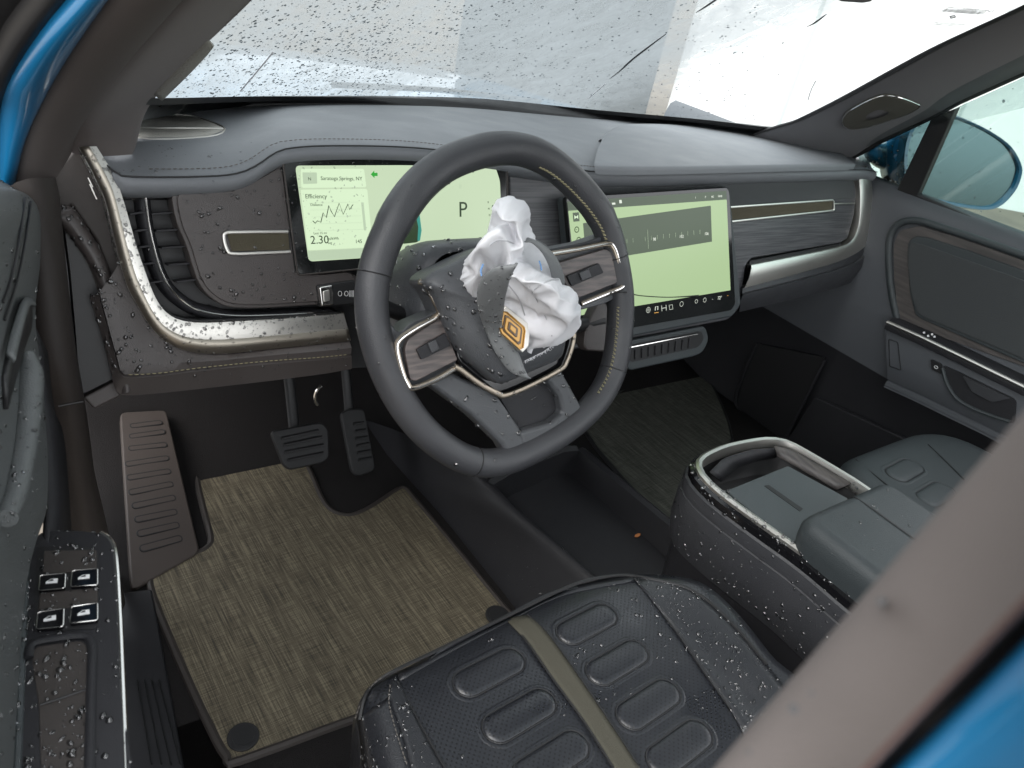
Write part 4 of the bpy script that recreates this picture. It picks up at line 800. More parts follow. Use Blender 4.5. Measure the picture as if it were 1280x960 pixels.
# rest shape of the cloth after it crumpled: u, v, w of every vertex in the frame of the wheel, in tenths of a millimetre
CLOTH = [-663,1255,872,-553,1259,962,-331,1233,895,-233,1117,806,-170,982,773,-76,831,749,137,677,677,76,550,823,101,310,996,325,225,960,530,52,819,554,-161,667,574,-326,571,397,-351,512,236,-497,434,-26,-598,384,-116,-401,491,-404,-37,553,-539,124,361,-719,189,378,
-821,330,379,-875,404,411,-887,542,520,-944,643,633,-816,718,717,-704,859,765,-699,986,818,-717,1144,902,-815,1191,1229,-1001,1044,1430,-763,1016,1215,-819,1022,1441,-884,964,1136,-685,843,1201,-446,862,979,-712,820,1387,-1000,957,1409,-1134,871,1294,-1118,750,1077,-863,731,1342,
-601,663,1191,-475,593,1128,-571,486,1362,-800,458,1438,-801,489,1235,-679,465,965,-667,424,794,-946,464,895,-913,512,745,-513,224,839,-520,365,1097,-299,105,880,-461,243,1203,-668,394,1410,-599,430,1487,-411,364,1462,-139,190,1331,-3,-20,1288,42,-233,1035,-270,42,1232,
-85,-128,918,-115,-12,844,-177,-128,751,-40,-384,662,-401,256,1435,-980,684,1072,-616,1165,1196,-874,1146,1140,-725,335,611,-908,660,657,-871,675,681,-852,718,688,-921,761,828,-989,751,931,-1068,755,1027,-1077,725,973,-1026,694,844,-981,668,741,-1100,693,1004,-1064,617,907,
-981,568,843,-920,561,734,-960,566,700,-944,613,687,-910,519,677,-884,530,626,-895,537,565,-884,581,551,-928,588,573,-911,613,612,-908,473,661,-897,448,559,-886,424,467,-880,443,439,-864,477,469,-895,500,499,-891,461,688,-868,420,579,-852,381,470,-817,357,388,
-841,373,397,-847,401,402,-724,897,767,-705,929,788,-731,960,804,-714,950,895,-762,935,979,-823,967,1056,-846,934,1071,-802,907,983,-754,879,875,-936,939,1182,-1008,917,1230,-1087,909,1269,-1057,890,1195,-925,857,1050,-805,852,908,-803,770,716,-759,786,742,-748,838,744,
-1089,855,1188,-1005,823,1010,-906,776,876,-1146,836,1256,-1140,807,1204,-1129,778,1142,-1133,816,1293,-1097,756,1248,-1051,711,1172,-1037,713,1091,-1083,722,1104,-1128,725,1112,-1009,624,1001,-1024,552,937,-974,532,862,-975,605,1009,-967,557,977,-958,512,952,-975,475,881,-951,485,841,
-945,491,784,-943,426,792,-911,392,658,-869,358,491,-906,399,786,-851,317,637,-787,241,517,-725,238,388,-770,261,381,-775,311,390,-892,445,836,-828,400,754,-768,361,664,-730,307,574,-732,270,528,-729,212,483,-684,301,565,-633,273,499,-586,214,439,-588,122,387,
-612,170,377,-666,172,380,-908,1107,1204,-944,1081,1280,-985,1056,1379,-968,1026,1397,-893,1031,1332,-818,1043,1278,-788,1050,1192,-818,1084,1182,-849,1117,1171,-632,1253,898,-602,1249,925,-580,1279,940,-600,1283,1020,-678,1260,1114,-744,1215,1165,-792,1198,1155,-761,1238,1080,-713,1252,971,
-849,1166,1226,-870,1167,1196,-857,1141,1177,-817,1156,1092,-774,1197,1020,-732,1239,944,-874,1158,1295,-920,1112,1345,-972,1081,1402,-783,1194,1248,-725,1184,1230,-665,1174,1211,-724,1146,1280,-838,1109,1348,-943,1074,1412,-662,1137,1253,-735,1107,1338,-807,1066,1400,-901,1017,1443,-943,1022,1443,
-978,1030,1437,-855,1026,1405,-821,1028,1348,-787,1020,1281,-804,1002,1395,-759,943,1316,-696,886,1241,-702,885,1207,-729,932,1217,-755,978,1227,-740,859,1241,-829,891,1297,-927,929,1362,-945,965,1354,-879,967,1280,-807,988,1247,-720,817,1233,-765,801,1297,-815,775,1338,-887,800,1369,
-928,859,1390,-978,916,1407,-725,561,1025,-770,624,1128,-826,678,1244,-835,664,1310,-827,607,1268,-817,545,1241,-763,501,1188,-704,538,1121,-671,522,1033,-541,277,817,-579,325,802,-619,373,792,-665,435,860,-690,415,897,-695,414,944,-629,402,930,-596,336,935,-555,281,897,
-708,1171,881,-685,1195,890,-667,1225,890,-841,1151,1059,-809,1151,976,-770,1149,911,-836,1108,1076,-779,1074,978,-745,1025,892,-721,1029,825,-708,1062,860,-717,1109,868,-752,1009,1114,-741,998,1010,-732,988,915,-785,982,1186,-821,985,1166,-858,983,1149,-996,967,1360,-964,969,1271,
-927,970,1204,-1040,941,1402,-1078,920,1375,-1114,898,1344,-914,815,1324,-1009,832,1345,-1097,851,1337,-872,753,1253,-926,694,1215,-979,664,1161,-754,506,989,-846,533,1028,-907,619,1044,-746,473,872,-821,556,937,-915,611,980,-739,471,815,-818,472,862,-897,479,903,-676,412,725,
-696,384,680,-714,356,641,-622,362,685,-588,300,578,-555,237,478,-511,212,742,-515,197,590,-502,197,464,-446,205,767,-382,179,654,-390,75,609,-423,8,494,-461,52,445,-527,86,427,-189,834,830,-294,835,832,-374,848,902,-399,896,931,-341,933,880,-274,970,826,
-138,944,802,-120,906,764,-85,869,790,-476,818,1008,-525,769,1067,-572,719,1135,-636,703,1262,-657,741,1318,-684,782,1362,-679,823,1317,-585,839,1210,-529,853,1079,-207,783,840,-378,738,885,-485,706,1055,-581,412,1215,-681,425,1312,-777,426,1387,-783,426,1435,-744,422,1424,
-705,413,1415,-675,351,1367,-602,381,1304,-551,375,1210,-645,330,1386,-563,327,1335,-509,293,1269,-484,277,1179,-491,303,1147,-499,329,1116,-388,255,1131,-337,218,1035,-306,163,947,-342,185,932,-388,256,982,-434,327,1035,-346,218,1136,-264,124,1025,-199,19,918,-160,-1,843,
-189,51,873,-249,75,885,-98,-41,815,-116,-65,797,-137,-90,776,-160,-46,754,-177,30,785,-226,81,826,-132,429,954,-274,479,1170,-452,463,1364,-600,466,1454,-594,474,1412,-580,463,1377,-461,514,1280,-309,509,1108,-168,452,942,-67,-58,984,-114,6,1086,-190,25,1152,
-177,18,1205,-75,-25,1158,-4,-119,1083,-5,-184,1022,-38,-162,990,-66,-143,952,-5,213,1251,131,225,1167,252,228,1050,358,171,911,420,130,880,455,80,828,321,78,954,183,124,1130,24,178,1277,167,322,1022,230,292,1007,255,234,973,-115,215,1265,-51,241,1172,
16,269,1080,-241,226,1357,-292,284,1402,-341,344,1457,-313,375,1420,-208,345,1286,-54,316,1169,-43,47,1333,-75,114,1353,-100,175,1367,390,47,963,259,30,1096,112,14,1224,524,-9,768,540,-79,735,592,-139,733,503,-164,845,333,-117,998,149,-28,1119,563,-207,643,
568,-255,621,546,-284,584,445,-288,800,270,-153,935,107,-60,1103,-81,322,1135,-236,415,1287,-435,425,1402,83,478,855,99,445,925,111,387,978,-441,386,1477,-479,418,1504,-536,429,1503,-427,347,1489,-410,317,1518,-400,296,1473,-464,328,1477,-534,357,1528,-585,414,1539,
-218,233,1399,-277,213,1443,-345,219,1465,-145,55,1350,-247,112,1360,-330,168,1431,-114,-10,1302,-186,4,1305,-240,26,1280,-318,85,1290,-359,122,1359,-383,183,1410,6,-73,1247,33,-136,1172,41,-190,1094,440,-338,743,279,-270,818,123,-212,912,521,-322,555,468,-313,544,
448,-362,528,328,-418,652,216,-351,748,104,-268,871,-90,659,746,-306,646,861,-453,666,1058,-13,794,753,30,751,711,90,710,723,-56,622,745,-235,571,853,-360,586,988,-508,604,1108,-564,613,1112,-601,655,1130,121,646,724,104,616,771,87,561,767,-97,490,867,
-238,510,935,-363,554,1025,-544,518,1325,-513,549,1263,-487,572,1193,-635,474,1393,-698,468,1421,-755,472,1444,-749,492,1405,-661,514,1322,-567,531,1233,-680,453,1514,-732,453,1495,-779,449,1473,-655,423,1531,-663,425,1490,-668,418,1448,-477,310,1430,-561,313,1449,-630,359,1438,
-441,241,1386,-480,217,1329,-483,231,1268,-301,111,1230,-345,172,1234,-403,220,1230,-244,39,1138,-194,17,1032,-140,17,919,-97,-93,906,-90,-68,880,-90,-41,855,-105,-142,871,-128,-143,828,-151,-140,788,-89,-193,886,-85,-266,832,-39,-305,756,-47,-299,683,-118,-270,712,
-172,-212,742,17,-286,948,-2,-335,847,-18,-367,763,293,-427,585,176,-397,625,58,-418,653,378,-409,489,325,-438,463,274,-474,481,175,-438,444,99,-412,499,30,-431,584,164,-522,458,114,-546,400,50,-594,408,10,-510,402,-39,-475,475,-46,-432,570,-457,1233,1002,
-583,1244,1120,-714,1227,1191,-493,1274,949,-455,1231,921,-393,1234,908,-399,1235,989,-467,1216,1067,-538,1195,1136,-323,1193,867,-286,1164,853,-239,1152,841,-310,1145,959,-418,1159,1066,-519,1171,1144,-325,1111,996,-504,1088,1157,-674,1063,1323,-195,1094,813,-196,1054,793,-167,1021,795,
-324,1008,924,-487,1017,1115,-638,1022,1311,-514,903,1067,-611,942,1222,-702,981,1371,-735,863,1384,-771,916,1389,-810,972,1406,-739,828,1373,-713,836,1318,-687,836,1243,-727,787,1397,-762,766,1382,-802,747,1364,-691,685,1257,-749,716,1284,-803,727,1315,-695,655,1200,-720,604,1252,
-766,545,1252,-569,569,1202,-659,536,1219,-743,507,1235,-799,471,1397,-798,483,1343,-790,467,1283,-566,431,1146,-636,478,1183,-731,477,1224,-527,409,1057,-569,434,1021,-620,448,981,-471,356,1012,-481,311,960,-504,256,914,-350,132,865,-404,163,856,-458,194,850,-279,115,787,
-282,100,682,-336,38,630,-211,-98,701,-253,-67,628,-304,-34,559,-201,-208,694,-157,-256,595,-99,-291,520,-150,-276,467,-264,-235,517,-314,-115,498,-64,-361,605,-33,-355,563,-74,-377,531,-35,-540,423,-65,-475,423,-82,-407,429,-26,-449,420,-58,-409,516,-43,-389,461,
-58,-286,626,-134,-266,655,-73,-287,573,-295,-148,584,-191,-219,542,-244,-181,647,-204,-6,704,-229,66,736,-259,27,643,-388,179,769,-333,138,664,-332,149,767,-395,200,926,-440,271,976,-452,224,920,-571,392,957,-537,325,954,-517,381,988,-662,507,1146,-628,491,1064,
-591,460,1099,-655,438,1233,-757,442,1334,-728,475,1287,-740,502,1347,-650,511,1257,-735,494,1282,-602,596,1202,-646,627,1207,-688,565,1231,-786,664,1305,-782,598,1281,-754,659,1249,-705,734,1305,-719,751,1365,-758,738,1342,-719,797,1283,-765,776,1338,-725,789,1354,-785,941,1368,
-736,884,1304,-758,879,1360,-673,876,1332,-596,892,1219,-695,930,1358,-473,946,1032,-412,977,994,-573,984,1192,-326,1029,985,-331,1071,1002,-499,1050,1173,-555,1142,1198,-628,1101,1269,-457,1127,1124,-324,1176,957,-360,1206,972,-428,1190,1054,-657,1216,1184,-595,1207,1157,-522,1233,1092,
-565,1268,1042,-642,1256,1138,-519,1232,1021,14,-429,492,43,-515,465,90,-462,432,209,-398,484,257,-391,531,138,-413,561,199,-414,703,97,-358,815,79,-405,731,-18,-240,930,-58,-223,908,-50,-299,844,-146,-211,788,-100,-272,769,-119,-208,835,-103,-79,830,-126,-103,812,
-112,-104,853,-86,-17,980,-157,21,1068,-106,2,947,-300,164,1135,-242,57,1018,-259,102,1130,-360,157,1307,-422,175,1360,-418,204,1296,-589,292,1396,-542,265,1311,-507,288,1367,-542,334,1492,-592,401,1503,-605,385,1468,-755,426,1473,-716,418,1464,-711,428,1505,-679,447,1476,
-668,446,1434,-729,444,1460,-591,520,1296,-684,504,1386,-621,512,1361,-404,534,1175,-265,486,994,-385,530,1089,-77,528,813,-58,577,772,-231,537,890,-422,626,1018,-403,593,973,-264,608,846,-188,746,801,-352,690,881,-141,702,765,366,-396,683,409,-372,705,250,-311,783,
278,-207,877,112,-111,1034,123,-165,962,-129,-5,1226,-30,-65,1173,-84,-55,1237,-309,105,1384,-270,74,1324,-215,52,1355,-176,120,1349,-201,182,1365,-272,175,1390,-309,246,1425,-347,307,1482,-342,261,1490,-525,395,1538,-472,335,1523,-468,378,1527,-333,405,1417,-201,380,1298,
-384,425,1420,-120,396,1013,-261,450,1233,-106,356,1084,451,-245,838,467,-205,859,278,-114,977,424,-97,879,410,-25,924,288,-38,1070,194,69,1083,49,120,1256,56,63,1218,-130,287,1207,-246,315,1339,-194,257,1291,26,227,1176,166,268,1098,91,255,1086,303,128,1002,
275,180,1044,153,177,1170,-31,-83,1064,-106,-1,1134,-53,-58,1038,-436,496,1288,-454,465,1313,-278,496,1122,-171,48,831,-151,-25,802,-131,-1,814,-245,65,936,-303,177,1035,-286,113,948,-416,303,1067,-361,240,1011,-407,281,1104,-534,321,1253,-586,357,1321,-540,347,1229,
-706,372,1364,-740,396,1371,-631,404,1300,-339,787,859,-416,799,938,-474,748,998,-615,787,1258,-603,751,1196,-560,803,1121,-217,921,794,-293,884,835,-192,870,794,-406,116,545,-447,197,621,-452,155,489,-550,260,710,-583,311,687,-556,244,579,-657,318,587,-605,283,524,
-638,346,619,-831,446,817,-768,404,729,-750,430,778,-905,562,971,-898,521,942,-825,522,888,-745,488,925,-776,464,960,-850,537,976,-806,590,1055,-841,680,1154,-887,609,1128,-1059,793,1304,-1020,727,1240,-966,779,1281,-967,862,1361,-1020,896,1399,-1058,876,1374,-998,948,1252,
-1072,931,1308,-1035,950,1336,-926,983,1288,-855,993,1238,-892,985,1221,-734,958,989,-791,955,1070,-756,968,1084,-770,1042,1082,-798,1080,1077,-756,1033,980,-759,1109,928,-767,1069,898,-816,1107,985,-786,1169,1006,-746,1212,935,-765,1183,929,-644,361,902,-615,384,865,-574,337,878,
-803,553,1184,-806,616,1210,-763,558,1102,-839,820,1337,-795,839,1290,-880,874,1347,-798,951,1252,-863,936,1295,-770,908,1251,-723,936,1253,-781,995,1339,-755,981,1270,-935,1016,1401,-860,1036,1345,-898,1016,1404,-866,1053,1399,-796,1108,1354,-902,1067,1409,-782,1152,1297,-840,1158,1308,
-888,1120,1359,-917,1127,1246,-956,1101,1336,-907,1142,1284,-774,1223,1047,-813,1180,1113,-817,1205,1134,-732,1244,1107,-657,1277,1026,-690,1266,1001,-851,1066,1265,-924,1050,1312,-882,1091,1242,-617,198,469,-677,263,504,-671,199,470,-790,331,628,-850,366,717,-794,291,575,-855,321,510,
-826,280,521,-890,357,662,-909,446,719,-902,413,618,-942,447,754,-991,514,937,-1001,557,967,-994,513,891,-1087,650,1011,-1046,576,917,-1044,643,994,-1087,754,1183,-1142,784,1245,-1132,755,1190,-1005,790,968,-1069,783,1078,-1087,820,1134,-978,854,1035,-849,819,914,-893,822,889,
-983,894,1167,-908,912,1113,-861,882,1018,-794,945,961,-731,916,880,-766,915,854,-860,424,472,-841,404,469,-873,442,569,-871,501,550,-885,465,514,-890,488,613,-937,570,628,-890,574,605,-899,564,663,-1014,589,810,-1054,662,888,-1002,634,782,-1007,722,895,-927,717,809,
-958,692,781]
bm.verts.ensure_lookup_table()
for i, v in enumerate(bm.verts):
    if 3*i+2 < len(CLOTH): v.co = WC+(WU*CLOTH[3*i]+WV*CLOTH[3*i+1]+WN*CLOTH[3*i+2])*.0001
bm.normal_update()
# the rear half closes the bag, falling back to the hub
bnd = [e for e in bm.edges if e.is_boundary]
ex = bmesh.ops.extrude_edge_only(bm, edges=bnd); nv = [g for g in ex['geom'] if isinstance(g, bmesh.types.BMVert)]
cen = sum((v.co for v in nv), V((0, 0, 0)))/len(nv)
for v in nv:
    v.co = cen+(v.co-cen)*.93-WN*.012
ex2 = bmesh.ops.extrude_edge_only(bm, edges=[g for g in ex['geom'] if isinstance(g, bmesh.types.BMEdge)]); nv = [g for g in ex2['geom'] if isinstance(g, bmesh.types.BMVert)]
for v in nv: v.co = cen+(v.co-cen)*.55-WN*.03
me = bpy.data.meshes.new('airbag'); bmesh.ops.recalc_face_normals(bm, faces=bm.faces); me2 = None
o_ = V(WC+WN*.06)
for v in bm.verts: v.co -= o_
bm.to_mesh(me); bm.free(); me.materials.append(M['airbag'])
for p in me.polygons: p.use_smooth = True
bag = thing('airbag', 'crumpled white burst airbag hanging out of the steering wheel hub', 'airbag', tuple(o_))
ob = bpy.data.objects.new('airbag_cloth', me); COL.objects.link(ob); ob.parent = bag
md = ob.modifiers.new('sub', 'SUBSURF'); md.levels = md.render_levels = 1
b = MB()
for a in ([(602, 345), (601, 338), (604, 330)], [(674, 326), (676, 332), (677, 338)]):
    b.tube([W(.112)(p) for p in a], .0009, 6)
b.build('blue_marking', mat('blue print', (.16, .30, .55), .7), bag)
GB = BVHTree.FromPolygons([v.co+o_ for v in me.vertices], [list(p.vertices) for p in me.polygons])
for pts in ([(662, 358), (672, 376), (683, 398), (690, 420)], [(612, 306), (622, 300), (640, 304), (656, 318)], [(668, 362), (684, 352), (698, 350)], [(632, 352), (648, 372), (656, 394)]):
    MB().tube(rs(cr([BV(GB, .0004)(p) for p in pts], 6), 30), .0007, 5).build('seam', M['bagseam'], bag)
tear = [W(.052)(p) for p in ((697, 425), (690, 432), (680, 439), (668, 445), (656, 451))]
b = MB(); P = rs(cr(tear, 4), 90)
for p in P: b.tube([p, p+V((random.uniform(-.004, .004), random.uniform(-.003, .003), -random.uniform(.001, .003)))], .00025, 4)
b.build('frayed_edge', M['airbag'], bag)

# ================================================================== CENTRE CONSOLE
def off2(P, d):                                                    # offset a closed outline in plan, d > 0 grows it
    N = len(P); o = []; A = sum(P[i].x*P[(i+1) % N].y-P[(i+1) % N].x*P[i].y for i in range(N)); sg = 1 if A > 0 else -1
    for i in range(N):
        t_ = (P[(i+1) % N]-P[i-1]); t_.z = 0; t_.normalize(); o.append(P[i]+V((t_.y, -t_.x, 0))*d*sg)
    return o
def lvl(P, z): return [V((p.x, p.y, z)) for p in P]
con = thing('centre_console', 'centre console with bright metal rim, sliding tray cover and padded armrest', 'console', (.43, -.3, .07))
cz = .436
cpx = [(1062, 737), (1011, 695), (960, 659), (909, 622), (884, 600), (875, 587), (874, 577), (884, 568), (909, 557.5), (945, 550), (965, 548.5), (984, 552), (1004, 562), (1040, 583), (1070, 601)]
fr = cr([at(*p, 'z', cz) for p in cpx], 6)
fr = [V((fr[0].x+.006, -.95, cz))]+[V((fr[0].x+.003, -.7, cz))]+fr+[V((fr[-1].x+.003, -.7, cz)), V((fr[-1].x+.006, -.95, cz))]
fr = rs(fr, 110)
rim_c = MB().loft([lvl(off2(fr, .0055), cz-.006), lvl(off2(fr, .0050), cz), lvl(off2(fr, .001), cz+.003), lvl(off2(fr, -.004), cz+.002), lvl(off2(fr, -.0055), cz-.004), lvl(off2(fr, -.006), cz-.02)], cu=True).build('metal_rim', M['metal'], con)
MB().loft([lvl(off2(fr, .0050), cz-.004), lvl(off2(fr, .011), cz-.007), lvl(off2(fr, .012), cz-.017), lvl(off2(fr, .010), cz-.019)], cu=True).build('gloss_band', M['gloss'], con)
cb_ = MB().loft([lvl(off2(fr, .010), cz-.016), lvl(off2(fr, .0145), cz-.020), lvl(off2(fr, .0155), cz-.030), lvl(off2(fr, .0145), cz-.040), lvl(off2(fr, .0125), cz-.0415), lvl(off2(fr, .0145), cz-.043), lvl(off2(fr, .0155), cz-.055), lvl(off2(fr, .013), cz-.10), lvl(off2(fr, .002), cz-.137), lvl(off2(fr, -.02), cz-.145)], cu=True).build('leather_side', M['leather'], con)
MB().loft([lvl(off2(fr, -.004), cz-.142), lvl(off2(fr, -.02), .10)], cu=True).build('pedestal', M['plastic'], con)
MB().loft([lvl(off2(fr, -.005), cz-.012), lvl(off2(fr, -.013), cz-.05), lvl(off2(fr, -.02), cz-.058), lvl(off2(fr, -.10), cz-.058)], cu=True).build('bowl', M['black'], con)
TZ = lambda z: on('z', z)
cvr = px3([(908, 613), (948, 597), (985, 582), (1010, 595), (1042, 613), (1100, 660), (1080, 740), (1040, 727), (960, 655)], TZ(cz-.014))
ce = at(1042, 613, 'z', cz-.014); cvr = [cvr[0], cvr[2], cvr[2]+(ce-cvr[2])*1.6, V((cvr[2].x+(ce.x-cvr[2].x)*1.6, -.8, cz-.014)), V((cvr[0].x, -.8, cz-.014))]
MB().slab(rnd(cvr, .004), .006, V((0, 0, 1))).build('tray_cover', M['glovegrey'], con, bevel=.0015)
MB().slab(rnd(px3([(955, 607), (961, 606), (1004, 636), (1000, 639)], TZ(cz-.0134)), .001), .001, V((0, 0, 1))).build('cover_slot', M['black'], con, smooth=False)
wd = px3([(975, 562), (992, 562), (1062, 602), (1050, 612), (1034, 610), (985, 580)], TZ(cz-.018))
MB().loft([rs(px3([(968, 557), (990, 562), (1066, 604)], TZ(cz-.004)), 12), rs(px3([(972, 571), (986, 578), (1046, 612)], TZ(cz-.018)), 12)]).build('wood_inlay', M['woodd'], con, solid=.002)
MB().loft([rs(px3([(888, 590), (905, 573), (940, 562), (975, 560)], TZ(cz-.010)), 16), rs(px3([(902, 602), (922, 584), (950, 576), (972, 572)], TZ(cz-.030)), 16)]).build('bowl_lip', M['plastic'], con, solid=.002)
# armrest
a0 = at(1003, 645, 'z', .482); a1 = at(1108, 599, 'z', .482); amid = a0.lerp(a1, .52)
def arring(d, z):
    q = [V((a0.x-.004-d, a0.y+d, z)), V((a1.x+d, a1.y+d, z)), V((a1.x+.002+d, -.9-d, z)), V((a0.x-.002-d, -.9-d, z))]; return rnd(q, .024+d, 6)
arows = [arring(d, z) for d, z in ((-.004, cz-.012), (.001, .45), (.002, .468), (-.002, .478), (-.008, .4832), (-.014, .4846))]
arm = MB().loft(arows, cu=True); arm.f.append(list(range(5*len(arows[0]), 6*len(arows[0])))); armo = arm.build('armrest_pad', M['armrest'], con)
MB().tube([V((amid.x+.004, amid.y, .475)), V((amid.x+.004, amid.y-.005, .4838)), V((amid.x+.004, amid.y-.03, .4852)), V((amid.x+.004, -.9, .4852))], .0012, 6).build('armrest_seam', M['black'], armo)

# ================================================================== SEATS
def cushion(outl, mat_, parent, ztop, bol, xc, hw, name='cushion', front=.03):
    N = len(outl); rows = []
    def zz(p, z):
        q = max(0, (abs(p.x-xc)-hw*.55)/(hw*.45)); return z+bol*min(1, q)**1.5*(1 if z > ztop-.03 else 0)
    prof = [(0, ztop-.20), (.004, ztop-.10), (.006, ztop-.05), (.002, ztop-.026), (-.010, ztop-.010), (-.024, ztop-.003), (-.040, ztop), (-.058, ztop+.001), (-.085, ztop+.001)]
    P = outl
    for i, (d, z) in enumerate(prof):
        Q = off2(outl, d)
        if d < -.03:
            for _ in range(10 if d > -.07 else 40): Q = [(Q[k-1]+Q[k]*2+Q[(k+1) % N])/4 for k in range(N)]
        rows.append([V((p.x, p.y, zz(p, z))) for p in Q])
    rows[-1] = [V((p.x, p.y, ztop+.001)) for p in rows[-1]]
    b = MB().loft(rows, cu=True); b.f.append(list(range((len(prof)-1)*N, len(prof)*N)))
    return b.build(name, mat_, parent), b
seat = thing('front_seat', 'black perforated leather driver seat with olive centre strip, wet with rain', 'car seat', (-.06, -.5, .1))
fo = cr([at(*p, 'z', .365) for p in ((447, 905), (458, 864), (488, 840), (550, 810), (632, 769), (719, 728), (775, 718), (812, 722), (852, 731), (884, 748), (925, 788), (966, 838))], 6)
fo = [V((-.325, -.95, .365)), V((-.315, -.7, .365)), V((-.30, -.5, .365)), V((-.287, -.36, .365))]+fo[3:]+[V((fo[-1].x+.02, -.55, .365)), V((fo[-1].x+.025, -.75, .365)), V((fo[-1].x+.02, -.95, .365))]
fo = rs(cr(fo, 3), 120)
fo = [fo[0]]+[(fo[i-1]+fo[i]*2+fo[i+1])/4 for i in range(1, 119)]+[fo[-1]]
cu_, cb2 = cushion(fo, M['perf'], seat, .381, .022, -.06, .25); SB = bvh(cb2)
s1 = BV(SB, .0012); s2 = BV(SB, .0004)
lb = rs(curve([(446, 930), (460, 890), (480, 868), (495, 856)], s1, 4), 24)
# smooth leather side panels left and right laid over the cushion
def patch(A, B_, k, f, name, mat_, th=.0022):
    rows = []
    for i in range(k+1):
        t = i/k; rows.append([f((a[0]*(1-t)+b[0]*t, a[1]*(1-t)+b[1]*t)) for a, b in zip(A, B_)])
    return MB().loft(rows).build(name, mat_, seat, solid=th)
def pc(pts, n): return [(v.x, v.y) for v in rs(cr([V((p[0], p[1], 0)) for p in pts], 6), n)]
patch(pc([(449, 900), (452, 920), (456, 958), (460, 990)], 16), pc([(489, 870), (494, 890), (506, 930), (522, 990)], 16), 6, BV(SB, .0022), 'side_bolster', M['seatl'])
patch(pc([(494, 845), (486, 866), (492, 890), (504, 925), (520, 990)], 16), pc([(500, 858), (512, 886), (530, 920), (554, 962), (572, 992)], 16), 5, BV(SB, .003), 'side_bolster', M['seatl'])
patch(pc([(793, 725), (812, 748), (842, 788), (880, 843), (912, 888), (930, 920)], 20), pc([(800, 722), (845, 731), (880, 750), (922, 788), (958, 832), (985, 866)], 20), 8, BV(SB, .0022), 'side_bolster', M['seatl'])
patch(pc([(497, 843), (552, 813), (630, 772), (700, 738), (790, 722)], 24), pc([(500, 852), (556, 820), (633, 779), (703, 745), (793, 727)], 24), 2, BV(SB, .0016), 'front_edge', M['seatl'])
patch(pc([(631, 775), (655, 800), (690, 850), (730, 905), (766, 962), (790, 1000)], 40), pc([(660, 771), (684, 793), (717, 838), (757, 897), (797, 958), (824, 1000)], 40), 4, BV(SB, .0026), 'centre_strip', M['olive'])
for pts in ([(631, 775), (655, 800), (690, 850), (730, 905), (766, 962)], [(660, 771), (684, 793), (717, 838), (757, 897), (797, 958)], [(793, 725), (842, 788), (880, 843), (912, 888)], [(497, 855), (530, 918), (556, 964)]):
    MB().tube(rs(cr([BV(SB, .0028)(p) for p in pts], 6), 50), .0011, 6).build('seam', M['black'], seat)
for pts in ([(449, 896), (455, 880), (470, 858), (495, 838)], [(488, 862), (487, 880), (494, 910), (505, 945), (512, 965)]):
    stitches(rs(cr([BV(SB, .0036)(p) for p in pts], 6), 80), .0048, .0034, .0006).build('stitching', M['threadd'], seat)
MB().tube(rs(cr([BV(SB, .002)(p) for p in ((452, 900), (458, 872), (470, 857), (494, 838), (550, 811), (632, 771), (719, 730), (775, 721), (812, 725), (852, 734), (884, 752), (924, 791), (958, 832))], 6), 120), .0022, 6).build('piping', M['black'], seat)
# raised stadium pads
ux = V((1, 0, 0))
def pad_at(px, py, hl=.044, hw_=.0165, parent=seat, f=None, mt='perf'):
    c = (f or BV(SB, .0))((px, py)); d = V((math.cos(.07), math.sin(.07), 0)); e = V((-d.y, d.x, 0))
    def st_(k): 
        P = []
        for q in range(13): a = -math.pi/2+math.pi*q/12; P.append(d*(hl-hw_)+(d*math.cos(a)+e*math.sin(a))*hw_*k)
        for q in range(13): a = math.pi/2+math.pi*q/12; P.append(-d*(hl-hw_)+(d*math.cos(a)+e*math.sin(a))*hw_*k)
        return P
    Z = V((0, 0, 1)); b = MB()
    prof = [(1.45, -.0012), (1.28, .0006), (1.10, .0004), (1.0, -.0004), (.94, .0012), (.82, .0024), (.64, .0031), (.4, .0034), (.1, .0036)]
    b.loft([[c+v+Z*z for v in st_(k)] for k, z in prof], cu=True); b.f.append(list(range((len(prof)-1)*26, len(prof)*26)))
    o = b.build('seat_pad', M[mt], parent)
    MB().tube([c+v+Z*.0006 for v in st_(1.0)], .0008, 5, closed=True).build('pad_seam', M['black'], o); return o
for p in ((612, 840), (650, 894), (690, 950), (734, 780), (772, 828), (811, 880), (850, 934)): pad_at(*p)
# passenger seat
ps = thing('front_seat', 'dark leather passenger seat cushion beyond the centre console', 'car seat', (.85, -.4, .1))
po = rnd([V((.615, -.95, .37)), V((.63, -.17, .37)), V((1.02, -.165, .37)), V((1.06, -.95, .37))], .11, 10); po = rs(po[-1:]+po, 90)[::-1]
_, pb = cushion(po, M['armrest'], ps, .385, .02, .83, .22); PB = bvh(pb)
pad_at(1131, 588, .05, .020, ps, BV(PB, 0), 'armrest'); pad_at(1170, 618, .05, .020, ps, BV(PB, 0), 'armrest')
for pts in ([(1070, 575), (1100, 600), (1135, 625)], [(1160, 556), (1180, 575), (1205, 600)]):
    MB().tube(rs(cr([BV(PB, .0008)(p) for p in pts], 6), 30), .0012, 6).build('seam', M['black'], ps)

